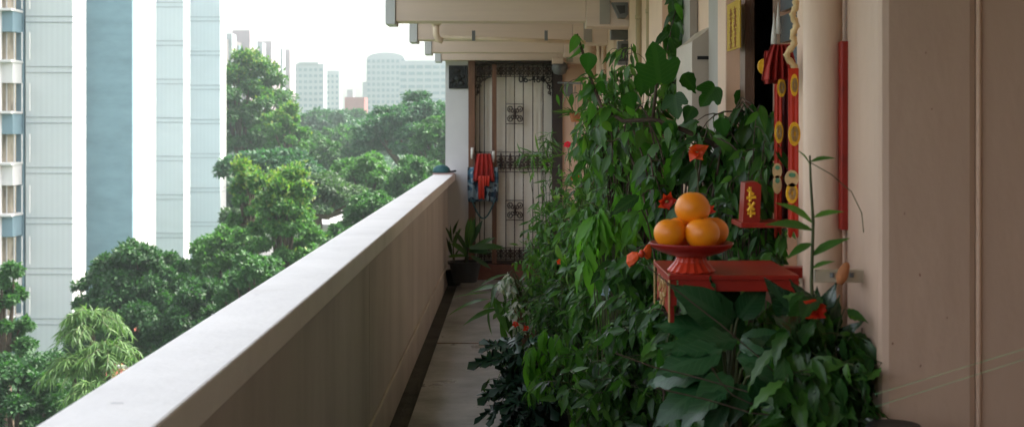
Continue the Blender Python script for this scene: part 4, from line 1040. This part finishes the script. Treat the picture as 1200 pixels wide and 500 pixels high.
m.prism(pts,'y',682,700); m.build('wall',M['citywhite'],t)
MB().box(a(424,680),x0,684,698,GZ,z_(96,680)).build('side_wing',M['citywhite'],t)
src=None
for r in range(11):
    for c in range(8):
        cx=x0+(x1-x0)*(c+.5)/8; cz=zt_-1.5-r*2.9
        if src is None: src=MB().box(cx-.75,cx+.75,681.7,681.98,cz-.8,cz+.8).build('window',M['citywin'],t); sx,sz=cx,cz
        else: o=src.copy(); C.objects.link(o); o.parent=t; o.location=Vector((cx-sx,0,cz-sz))
t=thing('distant_brick_building','low pinkish red building with a rooftop hut between the pale towers','building',(a(415,520),520,GZ))
MB().box(a(404,520),a(427,520),520,532,GZ,z_(114,520)).build('wall',M['cityred'],t)
MB().box(a(406,520),a(413,520),522,528,z_(114,520)+.01,z_(105,520)).build('roof_hut',M['citywhite'],t)
t=thing('distant_slab_block','long pale pink slab block with stepped stair towers behind the tall tree','building',(a(300,500),500,GZ))
pc1=np.array([a(255,430),430.]); pc2=np.array([a(342,560),560.])
def obox(m,p,q,w,z0,z1):
    u=(q-p)/np.linalg.norm(q-p); nrm=np.array([-u[1],u[0]])*w
    c=[p,q,q+nrm,p+nrm]; vs=[(x[0],x[1],z) for z in (z0,z1) for x in c]
    m.add(vs,[(3,2,1,0),(4,5,6,7),(0,1,5,4),(1,2,6,5),(2,3,7,6),(3,0,4,7)])
m=MB(); obox(m,pc1,pc2,14,GZ,29); m.build('wall',paint('far cream render',(.15,.13,.13),.04,.8,.1,0),t)
for i,(u0,u1) in enumerate(((.28,.345),(.57,.62),(.60,.70),(.86,.96))):
    m=MB(); u=(pc2-pc1); n2=np.array([u[1],-u[0]])/np.linalg.norm(u)*2.5
    obox(m,pc1+u*u0+n2,pc1+u*u1+n2,6,GZ,(33.5,32,31,31)[i]); m.build('stair_tower',M['citypink'],t)
for i in range(5):
    m=MB(); u0=(.12,.38,.50,.72,.80)[i]; obox(m,pc1+u*u0+n2*.4,pc1+u*(u0+.05)+n2*.4,3,GZ,31); m.build('wall_rib',M['citywhite'],t)
src=None
for c in range(11):
    for r in range(9):
        u0=.05+c*.083; p=pc1+u*u0+n2*.2; cz=27-r*3.0
        m=MB()
        if src is None: obox(m,p,p+u*.03,.3,cz-.8,cz+.8); src=m.build('window',M['citywin'],t); s0=p.copy(); sz=cz
        else: o=src.copy(); C.objects.link(o); o.parent=t; o.location=Vector((p[0]-s0[0],p[1]-s0[1],cz-sz))

# low roofs between the trees
t=thing('tiled_house','low house with red tiled roof glimpsed between the trees','house',(-18.4,70,GZ))
d=70; MB().box(P(150,0,d).x,P(215,0,d).x+1,68,75,GZ,z_(420,d)).build('wall',M['nwhite'],t)
m=MB(); x0,x1=P(140,0,d).x,P(225,0,d).x+1; zr=z_(378,d); ze=z_(432,d); m.prism([(67.3,ze),(71.5,zr),(75.7,ze),(75.7,ze-.15),(71.5,zr-.15),(67.3,ze-.15)],'x',x0,x1); m.build('roof',M['rooftile'],t)
t=thing('low_hall','low hall with pale flat roof seen under the spreading tree','building',(-13,104,GZ))
MB().box(P(362,0,100).x,P(450,0,100).x,100,116,GZ,z_(266,100)).build('wall',M['nwhite'],t)
MB().box(P(358,0,100).x,P(454,0,100).x,99.5,116.5,z_(266,100)+.003,z_(262,100)).build('roof',M['roofgrey'],t)

# ================================================================= TREES
def tree_leaf(name, cols): return leaf_mat(name, cols, .55, .3)
TL = {
 'dark': tree_leaf('dark tree leaf', [(.010,.040,.014),(.017,.062,.019),(.030,.095,.024),(.022,.075,.022)]),
 'mid': tree_leaf('mid tree leaf', [(.020,.070,.022),(.032,.10,.027),(.050,.135,.034)]),
 'bright': tree_leaf('bright tree leaf', [(.028,.095,.024),(.048,.14,.032),(.07,.18,.036),(.04,.12,.028)]),
 'yellow': tree_leaf('yellow tipped tree leaf', [(.05,.14,.03),(.09,.19,.04),(.16,.20,.04),(.05,.14,.025)]),
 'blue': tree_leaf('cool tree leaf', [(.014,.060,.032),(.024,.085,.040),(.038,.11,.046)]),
 'olive': tree_leaf('olive tree leaf', [(.028,.062,.030),(.040,.085,.036),(.055,.105,.045)]),
}
def tree(label, px, py_top, d, rx, h, leaf='mid', nl=12000, ls=.22, lobes=26, ry=None, shape='round', lobe_r=.30, name='broadleaf_tree', seed=0, group='trees below and beyond the parapet', trunk_r=.25, tips=None, dens=1., bot=None):
    """rx px half width, h px crown height; crown made of many leafy lobes on limbs"""
    rg=np.random.default_rng(sum(map(ord,label))+seed); s=d/F; nl=int(nl*1.45); ls=ls*1.22
    top=P(px,py_top,d); Rx=rx*s; H=h*s; Ry=ry if ry else Rx
    cx,cy=top.x,top.y; zc=top.z-H/2
    t=thing(name,label,'tree',(cx,cy,GZ),group)
    cs=[];rs=[]
    gold=math.pi*(3-5**.5)
    for i in range(lobes):
        if shape=='umbrella':
            u=(i+.5)/lobes; r_=math.sqrt(u)*.88; th=i*gold; zz=(.5-.62*r_**2.2)*.9-.05+rg.normal()*.05
            q=np.array([r_*math.cos(th),r_*math.sin(th),zz*2*.8])
        elif shape=='cone':
            u=(i+.5)/lobes; th=i*gold; r_=(.30+.60*u)*(.75+.4*rg.random()); q=np.array([r_*math.cos(th),r_*math.sin(th),.82-1.65*u+rg.normal()*.06])
        else:
            z0=1-1.75*(i+.5)/lobes; th=i*gold; r_=math.sqrt(max(0,1-z0*z0)); q=np.array([r_*math.cos(th),r_*math.sin(th),z0])*(.62+.22*rg.random())
        c=np.array([cx+q[0]*Rx,cy+q[1]*Ry,zc+q[2]*H/2]); cs.append(c)
        rr=lobe_r*min(Rx,H*.8)*rg.uniform(.7,1.35); rs.append(rr)
    cs=np.array(cs);rs=np.array(rs)
    # sub clumps
    n_sub=9
    sub=[];sr=[]
    for c,r_ in zip(cs,rs):
        v=rg.normal(size=(n_sub,3)); v/=np.linalg.norm(v,axis=1,keepdims=True); v[:,2]=np.abs(v[:,2])*.8-.25
        sub.append(c+v*r_*.75*rg.uniform(.6,1.15,(n_sub,1))); sr.append(r_*rg.uniform(.28,.5,n_sub))
    sub=np.concatenate(sub);sr=np.concatenate(sr)
    wts=sr**2; wts/=wts.sum(); idx=rg.choice(len(sub),nl,p=wts)
    v=rg.normal(size=(nl,3)); v/=np.linalg.norm(v,axis=1,keepdims=True)
    flat=.6 if shape=='umbrella' else .85
    pos=sub[idx]+v*np.array([1,1,flat])*sr[idx][:,None]*rg.uniform(.25,1.12,(nl,1))**.7
    dr=v*.9+rg.normal(size=(nl,3))*.6+np.array([0,0,-.25])
    nn=v*.5+rg.normal(size=(nl,3))*.45+np.array([0,0,.9])
    L=rg.uniform(ls*.6,ls*1.25,nl)
    o=leaves_mesh('crown',pos,dr,nn,L,L*.62,.15,T_SMALL,TL[leaf],t,.2)
    if tips:
        k=len(pos)//14; hi=np.argsort(pos[:,2]+rg.normal(size=nl)*H*.22)[-k:]
        leaves_mesh('new_shoots',pos[hi]+rg.normal(size=(k,3))*.15,dr[hi]+np.array([0,0,1.]),nn[hi],L[hi]*1.1,L[hi]*.6,.1,T_SMALL,TL[tips],t,.2)
    m=MB(); base=np.array([cx,cy,GZ]); fork=np.array([cx,cy,max(GZ+1.5, zc-H*(.30 if shape!='umbrella' else .22))])
    m.tube([base,base*.5+fork*.5+np.array([.15,0,0]),fork],[trunk_r*1.3,trunk_r,trunk_r*.8],10)
    m.build('trunk',M['bark'],t,smooth=True)
    m=MB()
    for c in cs[rg.permutation(len(cs))[:min(16,len(cs))]]:
        mid=fork*.45+c*.55+np.array([0,0,-H*.06 if shape!='umbrella' else -H*.1])+rg.normal(size=3)*.1
        m.tube(bez(fork,mid,c,6),list(np.linspace(trunk_r*.55,trunk_r*.08,6)),6,caps=False)
    m.build('limbs',M['bark'],t,smooth=True)
    return t
# near trees
tree('dark tree filling the lower left corner beside the palms',18,400,44,82,190,'dark',26000,.13,34,lobe_r=.26)
tree('small leafy tree top at the left edge beneath the windows',5,306,47,34,150,'mid',11000,.13,20,lobe_r=.30,shape='cone')
tree('broad dark tree in front of the blue end wall',165,272,60,78,190,'dark',34000,.16,44,lobe_r=.24)
tree('rounded dark tree right of the broad one above the parapet',228,318,58,62,170,'dark',20000,.16,34,lobe_r=.24)
tree('brighter tree at the foot of the farthest ribbed tower',262,250,68,54,150,'bright',22000,.18,34,lobe_r=.26)
tree('dark low tree left of the broad tree behind palms',118,300,63,42,160,'dark',14000,.16,26,lobe_r=.28)
tree('bright green conical tree with yellow tipped shoots near the parapet',330,186,62,54,185,'bright',30000,.15,40,lobe_r=.27,shape='cone',tips='yellow')
tree('small bright tree joined to the left of the yellow tipped one',290,190,66,22,90,'bright',8000,.16,16,lobe_r=.34,shape='cone',tips='yellow')
tree('low dark bushy tree below the yellow tipped tree',300,290,56,50,120,'mid',14000,.15,24,lobe_r=.28)
# middle distance
tree('tall tree rising against the sky behind the farthest ribbed tower',282,52,124,66,175,'mid',30000,.26,44,lobe_r=.25,tips='yellow',trunk_r=.4)
tree('lower right shoulder tree beside the tall tree',335,118,116,24,90,'bright',9000,.26,18,lobe_r=.33,tips='yellow')
tree('flat dark rain tree below the tall tree',322,168,95,56,80,'blue',16000,.24,30,shape='umbrella',name='rain_tree')
tree('dark layered rain tree with bare limbs showing above the coping',372,200,84,62,75,'olive',15000,.20,30,shape='umbrella',name='rain_tree',trunk_r=.35)
tree('wide rain tree left of the bare limbed one',332,222,90,62,60,'olive',12000,.22,26,shape='umbrella',name='rain_tree')
tree('mid green tree between the tall tree and the umbrella tree',365,160,125,50,80,'mid',15000,.28,30)
tree('large umbrella crowned tree on the right skyline',484,98,125,76,150,'blue',34000,.28,60,shape='umbrella',lobe_r=.22,name='rain_tree',trunk_r=.5)
tree('paler rounded tree right of the umbrella tree beside the pier',516,126,108,40,110,'mid',14000,.26,28,lobe_r=.28)
tree('rounded light green tree in front of the umbrella tree',430,178,92,46,90,'bright',17000,.22,32,lobe_r=.26)
tree('mid green tree just above the far end of the parapet',490,180,88,46,90,'mid',15000,.22,30,lobe_r=.26)
tree('low light tree touching the coping right of the bare limbs',438,216,72,40,90,'mid',13000,.18,28,lobe_r=.26)
tree('leafy tree low against the coping at the centre left',402,262,70,26,60,'mid',7000,.18,18,lobe_r=.3)
# far belt
k=0
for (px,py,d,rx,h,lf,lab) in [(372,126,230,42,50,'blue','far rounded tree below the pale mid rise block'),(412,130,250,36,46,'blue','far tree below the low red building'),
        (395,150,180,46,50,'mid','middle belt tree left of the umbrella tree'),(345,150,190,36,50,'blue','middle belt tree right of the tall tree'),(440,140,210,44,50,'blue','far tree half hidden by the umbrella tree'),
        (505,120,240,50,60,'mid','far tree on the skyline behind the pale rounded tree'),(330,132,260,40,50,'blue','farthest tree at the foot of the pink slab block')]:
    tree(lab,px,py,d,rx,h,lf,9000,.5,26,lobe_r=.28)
# fillers lower down so no bare ground shows between the crowns
for (px,py,d,rx,h,lf,lab) in [(455,200,140,70,80,'mid','tree crown behind the light tree above the coping'),(300,205,130,70,80,'blue','tree crown behind the flat rain tree'),(395,190,150,60,70,'blue','tree crown behind the bare limbed tree'),
        (245,300,85,60,120,'dark','dark tree crown behind the brighter tree at the tower foot'),(60,420,70,80,150,'dark','dark tree crown behind the palms')]:
    tree(lab,px,py,d,rx,h,lf,10000,.34,26,lobe_r=.3)
o_w = []
# belt of far woods
rg=np.random.default_rng(77); n_=60000
pos=np.stack([rg.uniform(-330,120,n_),rg.uniform(280,600,n_),np.zeros(n_)],1)
pos[:,2]=GZ+9+4.5*np.sin(pos[:,0]*.11+pos[:,1]*.05)*np.sin(pos[:,1]*.09)+rg.normal(size=n_)*1.3
o=leaves_mesh('far_woods',pos,rg.normal(size=(n_,3)),rg.normal(size=(n_,3))*.5+np.array([0,0,1]),rg.uniform(1.2,2.6,n_),1.4,.1,T_SMALL,TL['blue'])
tag(o,'far off woods in front of the city blocks','woods',None,'stuff')

# palms
def frond_palm(label,px,py,d,H,L,n,seed):
    rg=np.random.default_rng(seed); c=np.array(P(px,py,d)); t=thing('palm_tree',label,'palm',(c[0],c[1],GZ),'palms below the near stair tower')
    m=MB(); m.tube([(c[0],c[1],GZ),(c[0]+.1,c[1],(GZ+c[2])/2),tuple(c)],[.12,.1,.08],8); m.build('trunk',M['bark'],t,smooth=True)
    m=MB(); pos=[];dr=[]
    for k in range(n):
        az=rg.uniform(0,2*math.pi); el=rg.uniform(.15,1.35); out=np.array([math.cos(az),math.sin(az),0])
        Lk=L*rg.uniform(.75,1.1); e=c+out*Lk*math.cos(el)*.95+np.array([0,0,Lk*(math.sin(el)*.85-.40)]); mid=c+out*Lk*.4*math.cos(el)+np.array([0,0,Lk*.75*math.sin(el)+.1])
        pts=bez(c,mid,e,12); m.tube(pts,list(np.linspace(.02,.006,12)),4,caps=False)
        for i in range(2,12):
            tan=pts[i]-pts[i-1]; tan/=np.linalg.norm(tan)
            sd=np.cross(tan,[0,0,1.]); sd/=np.linalg.norm(sd)+1e-6
            for q in range(2):
                p=pts[i]*(1-q/2)+pts[i-1]*q/2
                for s_ in (-1,1): pos.append(p); dr.append(sd*s_*.8+tan*.6+rg.normal(size=3)*.35+np.array([0,0,-.05-rg.uniform(0,.5)]))
    m.build('frond_stalks',M['stem'],t,smooth=True)
    nn_=len(pos); leaves_mesh('fronds',pos,dr,rg.normal(size=(nn_,3))*.3+np.array([0,0,1]),rg.uniform(.22,.45,nn_),.04,.35,T_SMALL,TLP,t,.1)
TLP = tree_leaf('palm leaflet', [(.03,.08,.02),(.07,.15,.035),(.11,.20,.05),(.04,.11,.03)])
frond_palm('upper palm whose crown overlaps the near stair tower',108,385,42,5,1.25,48,3)
frond_palm('lower right palm against the coping',128,425,41,5,1.25,50,4)
frond_palm('lower left palm next to the dark corner tree',88,438,41,5,1.2,46,5)
frond_palm('small palm lowest by the coping',110,470,40,5,1.1,40,6)

# ================================================================= LIGHT, AIR, CAMERA
w=bpy.data.worlds.new('World'); sc.world=w; w.use_nodes=True; n=w.node_tree; n.nodes.clear()
SUN_E=R(52); SUN_A=R(30)     # elevation, angle from +X towards +Y
sky=n.nodes.new('ShaderNodeTexSky'); sky.sky_type='NISHITA'; sky.sun_disc=False; sky.sun_elevation=SUN_E; sky.sun_rotation=R(90)-SUN_A
sky.air_density=1.0; sky.dust_density=4.0; sky.ozone_density=1.0
bg=n.nodes.new('ShaderNodeBackground'); bg.inputs[1].default_value=.15; ow=n.nodes.new('ShaderNodeOutputWorld')
hs=n.nodes.new('ShaderNodeHueSaturation'); hs.inputs['Saturation'].default_value=.45; wm=n.nodes.new('ShaderNodeMixRGB'); wm.blend_type='MULTIPLY'; wm.inputs[0].default_value=1; wm.inputs[2].default_value=(1.05,1,.95,1)
n.links.new(sky.outputs[0],hs.inputs['Color']); n.links.new(hs.outputs[0],wm.inputs[1]); n.links.new(wm.outputs[0],bg.inputs[0]); n.links.new(bg.outputs[0],ow.inputs[0])
sl=bpy.data.lights.new('Sun','SUN'); sl.energy=2.6; sl.angle=R(.5); sl.color=(1,.95,.87)
so=bpy.data.objects.new('Sun',sl); C.objects.link(so)
dv=-Vector((math.cos(SUN_E)*math.cos(SUN_A),math.cos(SUN_E)*math.sin(SUN_A),math.sin(SUN_E)))
so.rotation_euler=dv.to_track_quat('-Z','Y').to_euler(); so.location=(20,10,30)

hz=MB().box(-600,400,-70,1200,GZ-1.5,70).build('haze',None)
m_,n_t,out=nt('haze air'); pv=n_t.nodes.new('ShaderNodeVolumePrincipled'); pv.inputs['Color'].default_value=(.33,.385,.39,1); pv.inputs['Density'].default_value=.0009; pv.inputs['Anisotropy'].default_value=.3
n_t.links.new(pv.outputs[0],out.inputs['Volume']); hz.data.materials.append(m_); tag(hz,'pale humid haze over the town','haze',None,'stuff')

cam=bpy.data.cameras.new('Camera'); co=bpy.data.objects.new('Camera',cam); C.objects.link(co); sc.camera=co
co.location=(0,0,CAMZ); co.rotation_euler=(R(90),0,0)
cam.sensor_width=36; cam.lens=F/1200*36; cam.shift_x=-(CX-600)/1200; cam.shift_y=-(250-CY)/1200
cam.clip_start=.05; cam.clip_end=6000
cam.dof.use_dof=True; cam.dof.focus_distance=6.0; cam.dof.aperture_fstop=7.0
sc.view_settings.view_transform='Standard'; sc.view_settings.look='None'; sc.view_settings.exposure=2.3; sc.view_settings.gamma=1
sc.cycles.max_bounces=8; sc.cycles.diffuse_bounces=5; sc.cycles.transparent_max_bounces=8; sc.cycles.volume_bounces=1
sc.cycles.use_denoising=True
